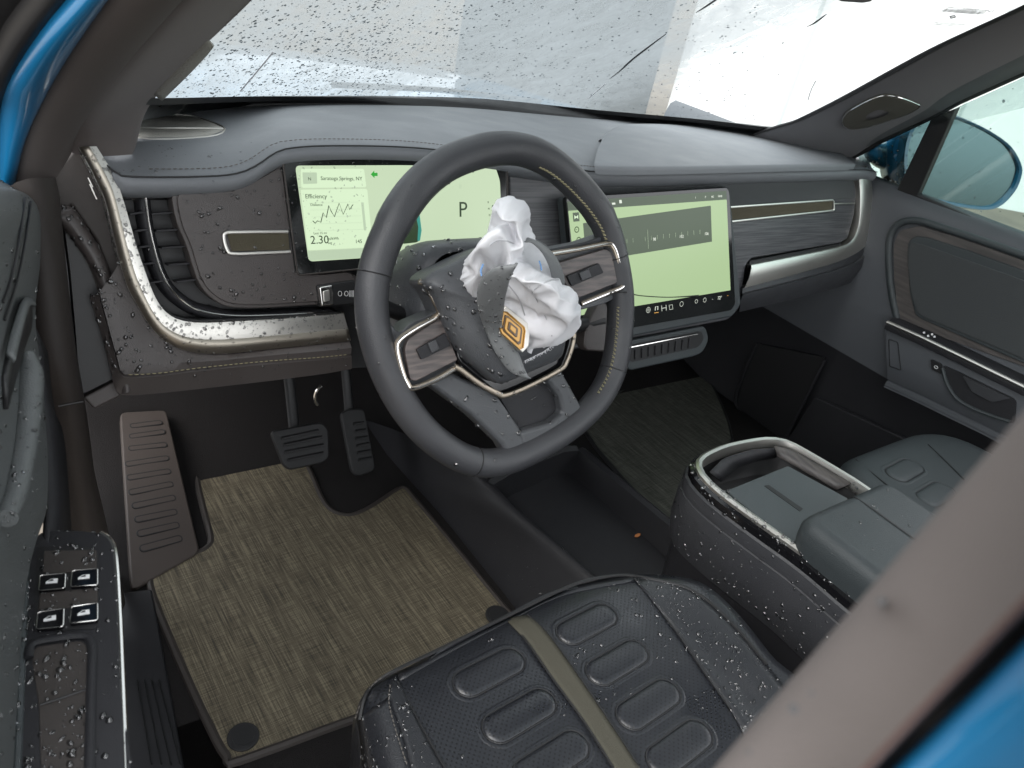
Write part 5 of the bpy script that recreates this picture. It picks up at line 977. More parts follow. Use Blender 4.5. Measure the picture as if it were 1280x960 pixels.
# ================================================================== PASSENGER DOOR
pd = thing('passenger_door', 'grey passenger door with wood band, metal strip and side window', 'car door', (1.15, -.1, .1))
sec = [(1.185, .745), (1.165, .752), (1.146, .742), (1.136, .715), (1.132, .66), (1.130, .56), (1.130, .49), (1.134, .42), (1.142, .36)]
MB().loft([[V((x, y, z-.00*y)) for x, z in sec] for y in (.9, .6, .42, .3, .18, .05, -.1, -.3, -.6, -.9)]).build('door_skin', M['doorl'], pd)
MB().loft([[V((x, y, z)) for x, z in ((1.142, .362), (1.155, .30), (1.152, .10), (1.13, .05))] for y in (.9, .5, .2, -.1, -.5, -.9)]).build('lower_skin', M['plastic'], pd)
X1 = lambda d: on('x', d)
NX = V((-1, 0, 0))
ringp = cr(px3([(1121, 398), (1116, 375), (1112, 347), (1111, 305), (1117, 286), (1130, 277), (1150, 276.5), (1175, 284), (1230, 302), (1340, 341)], X1(1.126)), 6)
MB().tube(ringp, .0075, 10, flat=.8, up=NX).build('panel_frame', M['armrest'], pd)
wp_ = px3([(1122, 398), (1117, 350), (1116, 306), (1124, 288), (1150, 282), (1200, 297), (1340, 347), (1340, 480), (1150, 412)], X1(1.127))
MB().slab(rnd(wp_, .01), .012, NX).build('wood_band', M['woodd'], pd, bevel=.002)
ins = px3([(1134, 320), (1135, 302), (1144, 295), (1160, 297), (1210, 313), (1340, 360), (1340, 480), (1240, 437), (1154, 400), (1144, 394), (1137, 365)], X1(1.122))
MB().slab(rnd(ins, .008), .012, NX).build('panel_insert', M['armrest'], pd, bevel=.005, seg=3)
ins2 = px3([(1134, 324), (1138, 303), (1150, 305), (1210, 326), (1340, 372), (1340, 475), (1240, 432), (1154, 396), (1146, 390), (1138, 362)], X1(1.1185))
MB().slab(rnd(ins2, .006), .006, NX).build('cloth_insert', M['alcant'], pd, bevel=.003)
# arm ledge, metal strip and lower block
ledge = px3([(1110, 402), (1125, 395), (1340, 478), (1340, 520)], X1(1.10))
led = rs(px3([(1109, 403), (1150, 421), (1200, 445), (1280, 484), (1350, 518)], X1(1.095)), 20)
MB().loft([[p+V((.05, 0, .012)) for p in led], [p+V((.012, 0, .008)) for p in led], led, [p+V((-.002, 0, -.006)) for p in led], [p+V((0, 0, -.016)) for p in led], [p+V((.04, 0, -.02)) for p in led]]).build('arm_ledge', M['plastic'], pd)
MB().tube([p+V((-.001, 0, .001)) for p in led], .0042, 8).build('metal_strip', M['metal'], pd)
lb0 = rs(px3([(1108, 412), (1150, 430), (1200, 455), (1280, 495), (1350, 530)], X1(1.105)), 20); lb1 = rs(px3([(1110, 474), (1150, 492), (1200, 516), (1240, 535), (1350, 590)], X1(1.108)), 20)
blk = MB().loft([[p+V((.05, 0, 0)) for p in lb0], lb0, [p.lerp(q, .5)+V((-.004, 0, 0)) for p, q in zip(lb0, lb1)], lb1, [q+V((.004, 0, -.004)) for q in lb1], [q+V((-.003, 0, -.007)) for q in lb1], [q+V((-.003, 0, -.014)) for q in lb1], [q+V((.003, 0, -.016)) for q in lb1], [q+V((-.002, 0, -.020)) for q in lb1], [q+V((.05, 0, -.035)) for q in lb1]]).build('lower_block', M['doorl'], pd)
MB().loft([[lb0[0], lb0[0]+V((.06, 0, 0))], [lb1[0], lb1[0]+V((.06, 0, 0))]]).build('block_end', M['doorl'], pd, solid=.002)
MB().slab(rnd(px3([(1163, 449), (1176, 455), (1177, 468), (1164, 462)], X1(1.098)), .003), .006, NX).build('lock_button', M['black'], pd, bevel=.001)
b = MB(); o = X1(1.0975)((1170, 459)); b.tube([o+V((0, math.cos(k)*.004, math.sin(k)*.003)) for k in (0, 1.05, 2.1, 3.14, 4.2, 5.24)], .0007, 4, closed=True); b.build('lock_icon', M['white'], pd)
hrec = px3([(1178, 456), (1200, 466), (1270, 500), (1268, 530), (1240, 523), (1205, 506), (1190, 492)], X1(1.099))
MB().slab(rnd(hrec, .008), .004, NX).build('handle_recess', M['plastic'], pd, smooth=False)
MB().tube(cr(px3([(1178, 460), (1184, 480), (1196, 498), (1215, 510), (1240, 520), (1262, 527)], X1(1.096)), 5), .0038, 8).build('handle_lip', M['armrest'], pd)
MB().slab(rnd(px3([(1203, 470), (1262, 498), (1240, 503), (1215, 490)], X1(1.095)), .003), .005, NX).build('door_handle', M['leather'], pd, bevel=.002)
MB().tube(rnd(px3([(1111, 424), (1122, 428), (1126, 463), (1112, 458)], X1(1.1015)), .003), .0009, 5, closed=True).build('panel_seam', M['black'], pd)
b = MB()
for q in ((1155, 416), (1160, 420), (1165, 418), (1168, 421)): b.slab([X1(1.092)((q[0]+dx, q[1]+dy)) for dx, dy in ((-1.5, -1), (1, -1.5), (1.5, 1), (-1, 1))], .0005, NX)
b.build('seat_icon', M['white'], pd)
# dark footwell pocket and lower map pocket
pk = px3([(945, 429), (1031, 447), (1010, 490), (983, 545), (950, 545), (922, 515), (917, 495), (930, 455)], X1(1.135))
MB().slab(rnd(pk, .012), .01, NX).build('kick_pocket', M['black'], pd)
MB().tube(px3([(1031, 449), (1012, 488), (984, 543)], X1(1.13)), .0042, 8).build('pocket_edge', M['plastic'], pd)
MB().tube(cr(px3([(946, 430), (930, 465), (920, 497), (923, 511), (940, 530)], X1(1.13)), 4), .0035, 8).build('pocket_edge', M['plastic'], pd)
MB().slab(rnd(px3([(1018, 496), (1130, 548), (1180, 640), (990, 640), (985, 548)], X1(1.13)), .01), .015, NX).build('map_pocket', M['plastic'], pd, bevel=.005)
# windows on the leaning side plane
SP = V((1.158, 0, .745)); SNn = V((-1, 0, -.30)).normalized()
SW = lambda o_: (lambda p: hit(p[0], p[1], SP+SNn*o_, SNn))
MB().slab(px3([(1188, 138), (1360, 60), (1360, 335), (1140, 243)], SW(0)), .004, SNn).build('window', M['sideglass'], pd, smooth=False)
MB().slab(px3([(1072, 194), (1168, 147), (1122, 242), (1086, 228)], SW(0)), .004, SNn).build('quarter_window', M['sideglass'], pd, smooth=False)
MB().slab(px3([(1164, 147), (1194, 136), (1146, 245), (1119, 241)], SW(.010)), .02, SNn).build('window_divider', M['black'], pd, bevel=.003)
MB().tube(px3([(1080, 225), (1120, 239), (1148, 245), (1280, 302), (1360, 336)], SW(.004)), .0055, 8).build('window_seal', M['black'], pd)
MB().tube(px3([(1062, 198), (1078, 190), (1102, 176), (1165, 146), (1200, 127), (1280, 91), (1360, 54)], SW(.006)), .006, 8).build('window_seal', M['black'], pd)

# passenger mirror
mr = thing('side_mirror', 'blue passenger side mirror seen through the side window', 'wing mirror', (1.28, .15, .72))
MPp = V((1.275, .15, .80)); MN = V((-.35, -.93, .08)).normalized(); MR = lambda o_: (lambda p: hit(p[0], p[1], MPp+MN*o_, MN))
gl_ = cr(px3([(1150, 152), (1188, 149), (1207, 154), (1234, 167), (1257, 184), (1269, 205), (1269, 219), (1261, 237), (1243, 254), (1220, 257), (1175, 249), (1140, 238), (1134, 190)], MR(0)), 4, True)
M['mirror'] = mat('tinted mirror', (.16, .215, .23), .2, 1)
M['bluedark'] = mat('dark blue housing', (.008, .085, .16), .35, coat=.6)
MB().slab(gl_, .003, MN).build('mirror_glass', M['mirror'], mr)
oc = sum(gl_, V((0, 0, 0)))/len(gl_)
def scl(k, d): return [oc+(p-oc)*k-MN*d for p in gl_]
MB().loft([scl(.99, .004), scl(1.02, -.006), scl(1.075, -.008), scl(1.12, .005), scl(1.13, .03), scl(1.05, .08), scl(.8, .12), scl(.3, .14)], cu=True).build('housing', M['bluedark'], mr)
MB().loft([scl(1.122, .006), scl(1.137, .03), scl(1.06, .08), scl(.81, .125), scl(.3, .145)], cu=True).build('painted_cap', M['paint'], mr)
MB().loft([[MR(-.05-.0*k)((1130+r_*math.cos(a), 192+r_*.72*math.sin(a)))-MN*dd_ for a in [q*math.pi/10 for q in range(20)]] for k, (r_, dd_) in enumerate(((12, -.02), (32, -.012), (40, .01), (36, .06), (12, .09)))], cu=True).build('mirror_neck', M['bluedark'], mr, sub=1)
MB().tube([V((1.18, .22, .74)), V((1.23, .20, .755)), V((1.27, .19, .77))], .022, 10).build('mirror_arm', M['black'], mr)

# ================================================================== PILLARS
pp = thing('windscreen_pillar', 'grey passenger side windscreen pillar with an oval airbag cover', 'pillar', (1.1, .2, .75))
n = 40
pa = rs(cr([WS(-.012)(p) for p in ((930, 166), (950, 158), (975, 150), (1000, 142), (1060, 112), (1150, 62), (1200, 36), (1290, -6), (1360, -42))], 5), n)
pb_ = rs(cr([SW(.012)(p) for p in ((1040, 207), (1066, 196), (1080, 187), (1102, 174), (1165, 145), (1200, 126), (1280, 90), (1340, 62))], 5), n)
tow = [(CAM-p).normalized() for p in pa]
rows = [[p+V((0, .02, -.01)) for p in pa], pa, [p.lerp(q, .2)+t_*.020 for p, q, t_ in zip(pa, pb_, tow)], [p.lerp(q, .5)+t_*.030 for p, q, t_ in zip(pa, pb_, tow)], [p.lerp(q, .78)+t_*.022 for p, q, t_ in zip(pa, pb_, tow)], [p.lerp(q, .93)+t_*.008 for p, q, t_ in zip(pa, pb_, tow)], pb_, [q+V((.004, 0, -.0)) for q in pb_]]
pmb = MB().loft(rows); pmb.build('pillar_trim', M['pillar'], pp, sub=1); PT = bvh(pmb)
MB().tube(pa, .0035, 6).build('glass_seal', M['black'], pp)
ov = [BV(PT, .003)(p) for p in ((1053, 150), (1058, 140), (1072, 131), (1090, 122), (1106, 117.5), (1125, 120), (1146, 128), (1149, 132), (1134, 141), (1110, 149), (1085, 157), (1070, 160), (1058, 158))]
ov = cr(ov, 3, True); on_ = poly_n(ov); oc2 = sum(ov, V((0, 0, 0)))/len(ov)
MB().loft([[p-on_*.008 for p in ov], [p-on_*.001 for p in ov], [oc2+(p-oc2)*.96+on_*.001 for p in ov], [oc2+(p-oc2)*.9+on_*.0018 for p in ov], [oc2+(p-oc2)*.3+on_*.004 for p in ov]], cu=True).build('airbag_cover', mat('olive grey cover', (.075, .072, .060), .6, bump=(1500, .2)), pp)
MB().tube([p+on_*.0002 for p in ov], .0010, 5, closed=True).build('cover_gap', M['chrome'], pp)

def ds(p, t): return CAM+ray(*p)*t
dpil = thing('windscreen_pillar', 'brownish driver side windscreen pillar at the upper left with blue bodywork outside', 'pillar', (-.36, .1, .8))
def dcur(pts, n): return rs(cr([ds(p[:2], p[2]) for p in pts], 5), n)
c0 = dcur([(345, -32, .66), (313, 0, .72), (285, 27, .78), (258, 53, .84), (225, 88, .92), (197, 118, .99), (185, 136, 1.0), (178, 155, 1.0), (173, 178, .985), (168, 192, .97)], n)
c1 = dcur([(262, -35, .62), (231, -3, .66), (200, 32, .72), (169, 67, .78), (127, 120, .87), (104, 153, .91), (94, 172, .93), (88, 192, .94)], n)
c2 = dcur([(180, -42, .58), (148, -4, .62), (112, 45, .68), (75, 101, .76), (45, 157, .84), (30, 197, .89), (22, 236, .93), (16, 270, .95)], n)
c3 = dcur([(128, -42, .60), (95, -4, .64), (49, 52, .70), (16, 105, .78), (4, 142, .86), (0, 190, .91), (-4, 236, .95), (-10, 270, .97)], n)
c4 = dcur([(70, -42, .66), (42, -4, .70), (12, 40, .76), (-4, 90, .84), (-12, 142, .92), (-20, 190, .97), (-30, 236, 1.0), (-40, 270, 1.0)], n)
MB().loft([[p+V((0, .02, -.01)) for p in c0], c0, [p.lerp(q, .15)+V((-.003, -.008, .0)) for p, q in zip(c0, c1)], [p.lerp(q, .85)+V((-.002, -.012, .0)) for p, q in zip(c0, c1)], c1]).build('pillar_trim', M['pillar_warmlit'], dpil, sub=1)
sm = [p.lerp(q, .45)+V((.004, -.022, .0)) for p, q in zip(c1, c2)]
MB().loft([[p+V((.004, .012, 0)) for p in c1], [p+V((0, -.002, 0)) for p in c1], sm, c2, [p+V((-.004, .02, 0)) for p in c2]]).build('door_seal', M['seal'], dpil, sub=1)
b3 = [p.lerp(q, .5)+V((-.004, -.014, .0)) for p, q in zip(c2, c3)]
MB().loft([[p+V((.0, .016, 0)) for p in c2], [p+V((-.002, .004, 0)) for p in c2], b3, c3, [p+V((-.004, .03, 0)) for p in c3]]).build('painted_body', M['paint'], dpil, sub=1)
MB().loft([[p+V((0, .012, 0)) for p in c3], [p+V((0, .016, 0)) for p in c4], [p+V((-.04, .03, 0)) for p in c4]]).build('door_gap', M['black'], dpil, solid=.01)
ic = dcur([(258, 50, .835), (246, 60, .86), (222, 84, .91), (203, 103, .955), (193, 115, .98)], 16); ic2 = dcur([(262, 50, .835), (252, 63, .86), (228, 89, .91), (208, 109, .955), (197, 120, .98)], 16)
MB().loft([[p-FW*.006 for p in ic], [p.lerp(q, .5)-FW*.010 for p, q in zip(ic, ic2)], [q-FW*.006 for q in ic2], [q+FW*.01 for q in ic2]]).build('airbag_cover', M['metalmesh'], dpil, solid=.002)

# driver door pillar right next to the camera
bpl = thing('door_pillar', 'blurred grey door pillar seal with blue bodywork close to the camera', 'pillar', (-.36, -.6, .3))
def lin(x0, y0, x1, y1, t0, t1, n=24): return [ds((x0+(x1-x0)*s, y0+(y1-y0)*s), t0+(t1-t0)*s) for s in [k/(n-1)*1.7-.35 for k in range(n)]]
e = [lin(880, 960, 1282, 498, .215, .150), lin(892, 966, 1292, 505, .205, .143), lin(960, 960, 1282, 595, .196, .137), lin(1040, 960, 1282, 690, .192, .135), lin(1075, 960, 1282, 742, .192, .136)]
MB().loft([[p+(p-CAM).normalized()*.05+RT*.02 for p in e[0]]]+e).build('door_seal', M['seal'], bpl, sub=1)
r1 = lin(1086, 960, 1282, 753, .193, .137); r2 = lin(1093, 960, 1282, 763, .197, .141)
MB().loft([e[4], r1, r2]).build('seal_edge', M['sealred'], bpl, sub=1)
for px_, py_, rd in ((1102, 752, .0009), (992, 886, .0010), (1014, 866, .0005), (936, 940, .0005), (1238, 604, .0005)):
    c = ds((px_, py_), .165+.00007*(1072-px_)); disc(c-ray(px_, py_)*.004, -ray(px_, py_), rd, .012, 8, RT).build('dirt_spot', M['rubber'], bpl)
g1 = lin(1100, 960, 1282, 775, .215, .158); g2 = lin(1112, 960, 1282, 795, .215, .158)
MB().loft([r2, g1, g2]).build('body_gap', M['black'], bpl)
h1 = lin(1118, 960, 1282, 802, .196, .142); h2 = lin(1160, 960, 1300, 830, .187, .136); h3 = lin(1240, 960, 1340, 860, .184, .135); h4 = lin(1340, 960, 1420, 880, .187, .138)
MB().loft([g2, h1, h2, h3, h4]).build('painted_body', M['paint'], bpl, sub=1)

# ================================================================== DRIVER DOOR
drv = thing('driver_door', 'open driver door at the left edge with wet window switches', 'car door', (-.5, 0, .3))
rr = dcur([(-6, 238, .84), (20, 238, .86), (38, 246, .87), (48, 258, .88), (51, 280, .88), (50, 334, .87), (45, 372, .86), (44, 408, .85), (50, 455, .84), (56, 520, .83), (60, 580, .80), (58, 640, .76), (48, 668, .73), (34, 720, .72), (26, 800, .70), (22, 880, .68), (18, 1000, .66)], 40)
rl = dcur([(-90, 236, .55), (-86, 240, .55), (-70, 250, .55), (-62, 262, .55), (-60, 290, .55), (-60, 350, .55), (-60, 390, .54), (-60, 430, .53), (-60, 470, .52), (-60, 530, .51), (-60, 600, .50), (-60, 660, .49), (-60, 700, .48), (-60, 780, .47), (-60, 860, .46), (-60, 940, .45), (-60, 1020, .44)], 40)
dpb = MB().loft([[p+V((-.02, .05, 0)) for p in rr], [p+V((-.004, .012, 0)) for p in rr], rr, [p.lerp(q, .04)+V((.003, 0, .003)) for p, q in zip(rr, rl)], [p.lerp(q, .4)+V((.006, 0, .004)) for p, q in zip(rr, rl)], rl]); dpb.build('door_panel', M['doord'], drv, sub=1); DB = bvh(dpb)
dv = lambda pts, o_, n=24: rs(cr([BV(DB, o_)(p) for p in pts], 5), n)
for pts in ([(37, 252), (30, 300), (20, 350), (4, 400)], [(30, 248), (22, 300), (12, 350), (2, 378)]): MB().tube(dv(pts, .001), .0011, 6).build('panel_seam', M['black'], drv)
MB().loft([dv([(30, 372), (24, 380), (12, 420), (2, 470)], .003), dv([(36, 384), (35, 410), (26, 436), (4, 512)], .003)]).build('pull_recess', M['black'], drv, solid=.003)
MB().loft([dv([(34, 372), (22, 374), (8, 412), (1, 440)], .004), dv([(30, 380), (20, 384), (8, 424), (1, 452)], .009)]).build('recess_lip', M['doord'], drv, solid=.003)
MB().tube(dv([(27, 440), (30, 470), (26, 540), (14, 610), (0, 650)], .004), lambda q: .0105*min(1, .4+q*6)*(1-.4*q), 10).build('pull_handle', M['doord'], drv)
MB().loft([dcur([(44, 408, .845), (50, 470, .835), (56, 540, .82), (62, 620, .79), (60, 690, .75)], 16), dcur([(60, 440, .88), (68, 510, .87), (80, 545, .86), (88, 640, .83), (92, 720, .8)], 16)]).build('door_edge', M['plastic'], drv, solid=.005)
MB().loft([[V((x, y, z)) for x, y in ((-.62, .42), (-.66, .10), (-.72, -.25), (-.80, -.55), (-.84, -.70))] for z in (.05, .3, .55, .72, .76)]).build('door_shell', M['plastic'], drv, solid=.04)
ZA = .525; za = lambda o_: on('z', ZA+o_)
top_ = [za(0)(p) for p in ((56, 664), (90, 662), (124, 666), (137, 674), (143.5, 694), (148, 760), (152, 860), (157, 990), (18, 990), (24, 880), (29, 770), (35, 690), (46, 670))]
tp = MB().slab(cr(top_, 3, True), .05, V((0, 0, 1))).build('switch_panel', M['plastic'], drv, bevel=.006, seg=3)
MB().tube(cr([za(-.002)(p) for p in ((126, 666.5), (138, 675), (144.5, 694), (149, 760), (153, 860), (158, 990))], 6), .0022, 8).build('chrome_strip', M['chrome'], drv)
MB().tube(cr([za(-.001)(p) for p in ((33, 700), (29, 770), (24, 880), (19, 990))], 6), .0035, 8).build('panel_edge', M['armrest'], drv)
rec = [za(.0006)(p) for p in ((50, 684), (116, 684), (123, 690), (124, 778), (120, 786), (44, 789), (42, 782), (47, 690))]
MB().slab(rnd(rec, .003), .001, V((0, 0, 1))).build('switch_surround', M['black'], drv)
for q in ([(55, 688), (121, 687), (121, 714), (53, 716)], [(50, 741), (122, 734), (122, 756), (47, 762)]):
    MB().slab(rnd([za(.0016)(p) for p in q], .002), .002, V((0, 0, 1))).build('switch_hood', M['brown'], drv, bevel=.0008)
for q in ([(50, 719), (82, 716), (81, 735), (48, 738)], [(90, 713), (122, 710), (122, 731), (88, 733)], [(47, 765), (80, 760), (79, 783), (45, 786)], [(89, 758), (122, 753), (122, 775), (87, 779)]):
    P = [za(.0042)(p) for p in q]; o = MB().slab(rnd(P, .002), .005, V((0, 0, 1))).build('window_switch', M['gloss'], drv, bevel=.001)
    MB().tube(rnd([p+V((0, 0, -.0002)) for p in P], .002), .00038, 5, closed=True).build('switch_edge', M['chrome'], o)
    c = sum(P, V((0, 0, 0)))/4; X = (P[1]-P[0]).normalized(); Y = V((0, 0, 1)).cross(X)
    ic_ = [(-5, -2.6), (-5, -.4), (-1.5, 2.6), (4.2, 2.6), (4.6, -2.6)]
    b = MB(); b.slab([c+X*x*.00085+Y*y*.00085+V((0, 0, .0008)) for x, y in ic_], .0005, V((0, 0, 1))); b.build('window_icon', M['white'], o, smooth=False)
    b = MB(); b.slab([c+X*x*.00085+Y*y*.00085+V((0, 0, .0011)) for x, y in [(-3.2, -.2), (-.8, 1.7), (1.0, 1.7), (1.0, -.2)]], .0003, V((0, 0, 1))); b.build('icon_pane', M['black'], o, smooth=False)
cup0 = [za(.0005)(p) for p in ((42, 808), (106, 800), (110, 816), (108, 880), (106, 1000), (52, 1000), (48, 880), (40, 826))]
MB().slab(rnd(cup0, .006), .0015, V((0, 0, 1))).build('cup_floor', M['brown'], drv, bevel=.001)
MB().tube([za(.0012)((50, 881)), za(.0012)((78, 872)), za(.0012)((107, 862))], .0008, 5).build('cup_seam', M['black'], drv)
cwl = rs(cr([za(.002)(p) for p in ((36, 822), (40, 804), (70, 797), (106, 794), (115, 806), (114, 850), (111, 1000))], 5), 40)
MB().tube(cwl, .0032, 8, flat=.5).build('cup_rim', M['plastic'], drv)

# ================================================================== WINDSCREEN
wsn = thing('windscreen', 'wet streaked windscreen with cracks and rain drops above the dashboard', 'windscreen', (.38, .4, .75))
def wsurf(x, s):
    y0 = wsb(x); return V((x, y0-s*.867+.02, .738+s*.498))
rows = [[wsurf(-.36+1.48*k/40, s/16*1.0) for k in range(41)] for s in range(17)]
wob = MB().loft(rows); wob.build('glass', M['wsglass'], wsn)
WB = bvh(wob)
def wsp(px, py, off=.001): return BV(WB, off)((px, py))
for pts in ([(762, 98), (775, 88), (790, 74), (812, 57), (832, 42)], [(870, 15), (881, 8), (893, 0), (905, -8)], [(1008, 33), (1018, 28), (1033, 17)]):
    P = [wsp(*p) for p in pts]; MB().tube(rs(cr(P, 4), 20), lambda s: .0016*(.4+math.sin(s*3.0)), 5, flat=.5).build('crack', M['black'], wsn)
for pts in ([(300, 113), (318, 92), (333, 74), (341, 64)], [(757, 104), (748, 112), (736, 122)], [(1010, 125), (1014, 112), (1020, 100)]):
    P = [wsp(*p) for p in pts]; MB().tube(rs(cr(P, 4), 16), .0011, 5, flat=.5).build('streak', M['airbag'], wsn)
st_ = thing('windscreen_sticker', 'small printed barcode sticker at the upper right of the windscreen', 'sticker', tuple(wsp(1200, 12)))
p00 = wsp(1178, 18, .002); X = (wsp(1228, 22, .002)-p00).normalized(); Nn = V((0, -.5, -.866)); Y = Nn.cross(X).normalized(); Y = Y if Y.z > 0 else -Y
p00 = wsp(1176, 13, .002)
b = MB(); xx = 0; L_ = (wsp(1226, 19, .002)-p00).length
while xx < L_:
    wd_ = random.choice((.0008, .0016, .0024)); b.slab([p00+X*xx, p00+X*(xx+wd_), p00+X*(xx+wd_)+Y*.011, p00+X*xx+Y*.011], .0003, Nn); xx += wd_+random.choice((.0012, .002))
b.build('barcode', M['ink'], st_, smooth=False)
vs, fs = text('7F1C3380010N1', p00+Y*.0125, X, Y, .0105); MB().add(vs, fs).build('number_print', M['ink'], st_, smooth=False)
b = MB(); o = wsp(1191, 19.5, .002); b.tube([o+X*.0045, o+Y*.0055, o-X*.0045, o-Y*.0055], .001, 4, closed=True); b.build('diamond_print', M['ink'], st_, smooth=False)
vs, fs = text('VEHICLE SERVICE\nLABEL COPY', wsp(1166, 27, .002), X, Y, .0065); MB().add(vs, fs).build('faint_print', mat('faint print', (.5, .5, .5), .6), st_, smooth=False)
rv = thing('rear_view_mirror', 'dark underside of the rear view mirror at the top edge', 'mirror', tuple(wsp(1066, -10)))
c = wsp(1066, -16, .06); b = MB(); P = px3([(1040, -30), (1042, -4), (1052, 2), (1080, 4), (1090, 2), (1094, -6), (1098, -30)], lambda p: hit(p[0], p[1], c, V((0, -1, -.1))))
MB().slab(rnd(P, .006), .03, V((0, -1, -.1)).normalized()).build('housing', M['black'], rv, bevel=.004)

# ================================================================== RAIN DROPS
dg = bpy.context.evaluated_depsgraph_get()
def pxof(X):
    d = X-CAM; z = d.dot(FW); return (640+FPX*d.dot(RT)/z, 480-FPX*d.dot(UP)/z) if z > .02 else (-999, -999)
def rain(o, t, n, r0, r1, reg=None, squash=.7, name='rain_drops', two=False):
    r0 *= 1.15; r1 *= 1.45
    ev = o.evaluated_get(dg); me = ev.to_mesh(); mw = o.matrix_world.copy() if o.parent is None else Matrix.Translation(V(o['_o']))
    me.calc_loop_triangles(); tri = []; cum = 0
    for lt in me.loop_triangles:
        P = [mw @ me.vertices[i].co for i in lt.vertices]; nn = (P[1]-P[0]).cross(P[2]-P[0]); A = nn.length/2
        if A < 1e-10: continue
        nn.normalize(); c = (P[0]+P[1]+P[2])/3
        if two and nn.dot(CAM-c) < 0: nn = -nn
        if nn.dot(CAM-c) <= 0.02: continue
        q = pxof(c)
        if not (-40 < q[0] < 1320 and -40 < q[1] < 1000): continue
        if reg and not any(a <= q[0] <= c_ and b_ <= q[1] <= d for a, b_, c_, d in reg): continue
        cum += A; tri.append((cum, P, nn))
    if not tri: ev.to_mesh_clear(); return
    b = MB(); import bisect; keys = [x[0] for x in tri]
    for _ in range(n):
        cu, P, nn = tri[min(len(tri)-1, bisect.bisect(keys, random.random()*cum))]
        u, v = random.random(), random.random()
        if u+v > 1: u, v = 1-u, 1-v
        c = P[0]+(P[1]-P[0])*u+(P[2]-P[0])*v; R_ = r0+(r1-r0)*random.random()**2.6
        X = nn.orthogonal().normalized(); Y = nn.cross(X); a0 = random.random()*6.28; ex = random.uniform(.75, 1.35)
        k = 8 if R_ > .0012 else 6; base = len(b.v); hh = R_*squash*random.uniform(.8, 1.3); ph = random.random()*6.28; am = random.uniform(0, .22)
        for lv, (rr_, zz) in enumerate(((1, -.1), (.86, .45), (.5, .85))):
            for i in range(k):
                a = a0+i*6.2832/k; q = R_*rr_*(1+am*math.sin(2*a+ph)); b.v.append(c+X*q*ex*math.cos(a)+Y*q/ex*math.sin(a)+nn*zz*hh)
        b.v.append(c+nn*hh); top = len(b.v)-1
        for lv in range(2):
            for i in range(k): j = (i+1) % k; b.f.append([base+lv*k+i, base+lv*k+j, base+(lv+1)*k+j, base+(lv+1)*k+i])
        for i in range(k): b.f.append([base+2*k+i, base+2*k+(i+1) % k, top])
        b.f.append([base+i for i in range(k)][::-1])
    ev.to_mesh_clear(); b.build(name, M['waterg' if two else 'water'], t, kind='stuff')
def ob_of(t, n): return [c for c in bpy.data.objects if c.parent == t and c.name.split('.')[0] == n]
rain(trimL, dash, 900, .0005, .0017, None)
rain(kr, dash, 240, .0007, .0026, [(100, 300, 260, 470)]); rain(kr, dash, 60, .0006, .0016, [(220, 400, 440, 470)])
rain(sr, dash, 120, .0008, .0026)
rain(fa, dash, 230, .0006, .0022)
rain(toppad, dash, 40, .0006, .0014, [(130, 180, 330, 225)])
rain(ob_of(dd, 'bezel')[0], dd, 330, .0005, .0013, [(350, 190, 470, 345)]); rain(ob_of(dd, 'efficiency_card')[0], dd, 60, .0005, .0012)
rain(ob_of(vent, 'centre_blade')[0], vent, 60, .0006, .0016)
rain(ob_of(col, 'shroud')[0], col, 160, .0008, .0024)
rain(ob_of(sw, 'hub_cover')[0], sw, 150, .0007, .0024, [(530, 340, 640, 480)])
rain(flap, sw, 70, .0007, .0018)
for o in ob_of(sw, 'lower_spoke'): rain(o, sw, 60, .0007, .0024)
rain(ob_of(sw, 'spoke_recess')[0], sw, 60, .0006, .0018)
rain(rim_ob, sw, 60, .0006, .0018)
for o in ob_of(sw, 'spoke_trim'): rain(o, sw, 60, .0005, .0014, [(480, 340, 580, 500)])
for o in ob_of(sw, 'hub_trim'): rain(o, sw, 60, .0005, .0014)
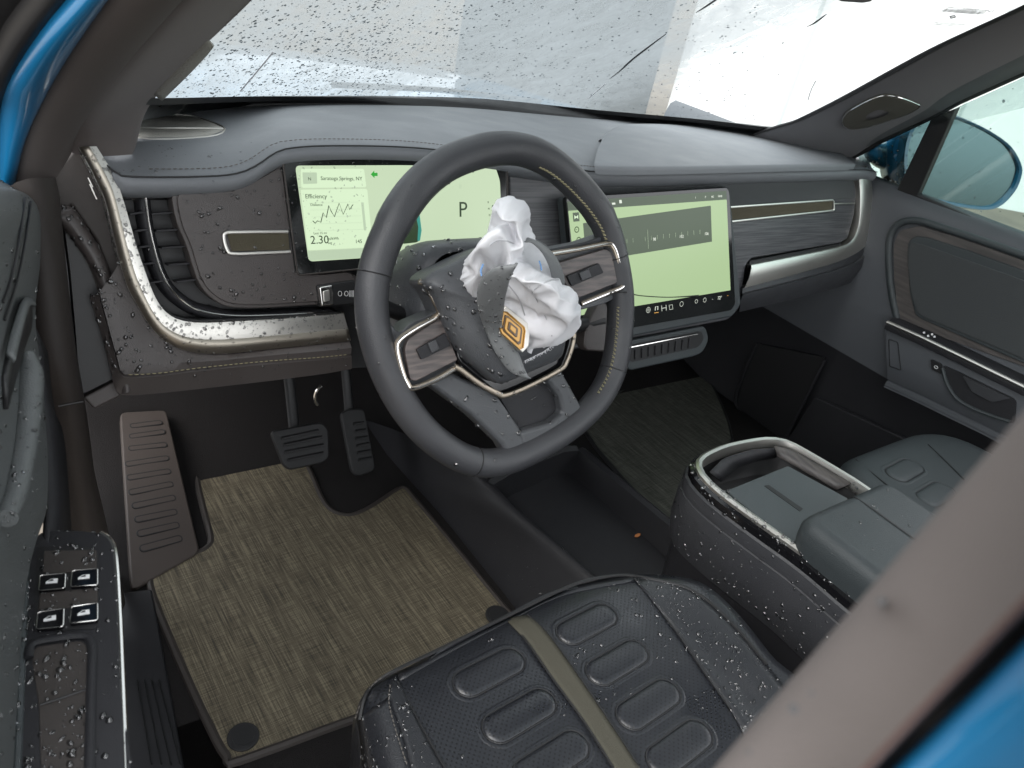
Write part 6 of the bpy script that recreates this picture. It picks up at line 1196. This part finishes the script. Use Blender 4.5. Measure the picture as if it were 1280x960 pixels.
for o in ob_of(seat, 'side_bolster'): rain(o, seat, 330 if pxof(V(o.bound_box[0])+V(o['_o']))[0] > 700 else 60, .0006, .0019)
rain(cu_, seat, 140, .0007, .0022, [(760, 730, 930, 960)]); rain(cu_, seat, 60, .0006, .0018)
rain(cb_, con, 420, .0006, .0022); rain(rim_c, con, 130, .0007, .0024, [(880, 600, 1070, 750)])
rain(ob_of(con, 'gloss_band')[0], con, 120, .0008, .0028)
rain(ob_of(con, 'tray_cover')[0], con, 170, .0006, .0018, [(900, 610, 1040, 730)]); rain(armo, con, 90, .0006, .002)
rain(tp, drv, 190, .0007, .0021); rain(ob_of(drv, 'cup_floor')[0], drv, 90, .0007, .0021); rain(ob_of(drv, 'panel_edge')[0], drv, 50, .0007, .002)
for o in ob_of(drv, 'switch_hood'): rain(o, drv, 16, .0007, .0020)
for o in ob_of(drv, 'switch_surround'): rain(o, drv, 18, .0007, .002)
rain(ob_of(drv, 'door_panel')[0], drv, 200, .0006, .0018); rain(ob_of(drv, 'pull_handle')[0], drv, 60, .0006, .0018)
gl0 = ob_of(wsn, 'glass')[0]
rain(gl0, wsn, 3000, .00045, .0016, [(180, -10, 480, 125)], squash=.35, two=True); rain(gl0, wsn, 700, .00045, .0016, [(470, -10, 580, 125)], squash=.35, two=True); rain(gl0, wsn, 350, .00045, .0016, [(560, -10, 700, 130)], squash=.35, two=True); rain(gl0, wsn, 1100, .0004, .0015, [(560, -10, 960, 150)], squash=.35, two=True)
rain(ob_of(pd, 'quarter_window')[0], pd, 110, .0008, .0025, two=True); rain(ob_of(pd, 'window')[0], pd, 60, .0008, .0022, two=True)
ts_ = bpy.data.objects['tunnel_side']; rain(ob_of(ts_, 'side_wall')[0], ts_, 70, .0006, .0014, [(620, 640, 760, 780)])
for nm, g in (('floor_mat', 'woven floor mats'), ('air_vent', 'dashboard air vents'), ('windscreen_pillar', 'windscreen pillars'), ('front_seat', 'front seats'), ('building', 'buildings outside the car')):
    for o in bpy.data.objects:
        if o.parent is None and o.name.split('.')[0] == nm: o['group'] = g
for o in bpy.data.objects:
    if '_o' in o: del o['_o']
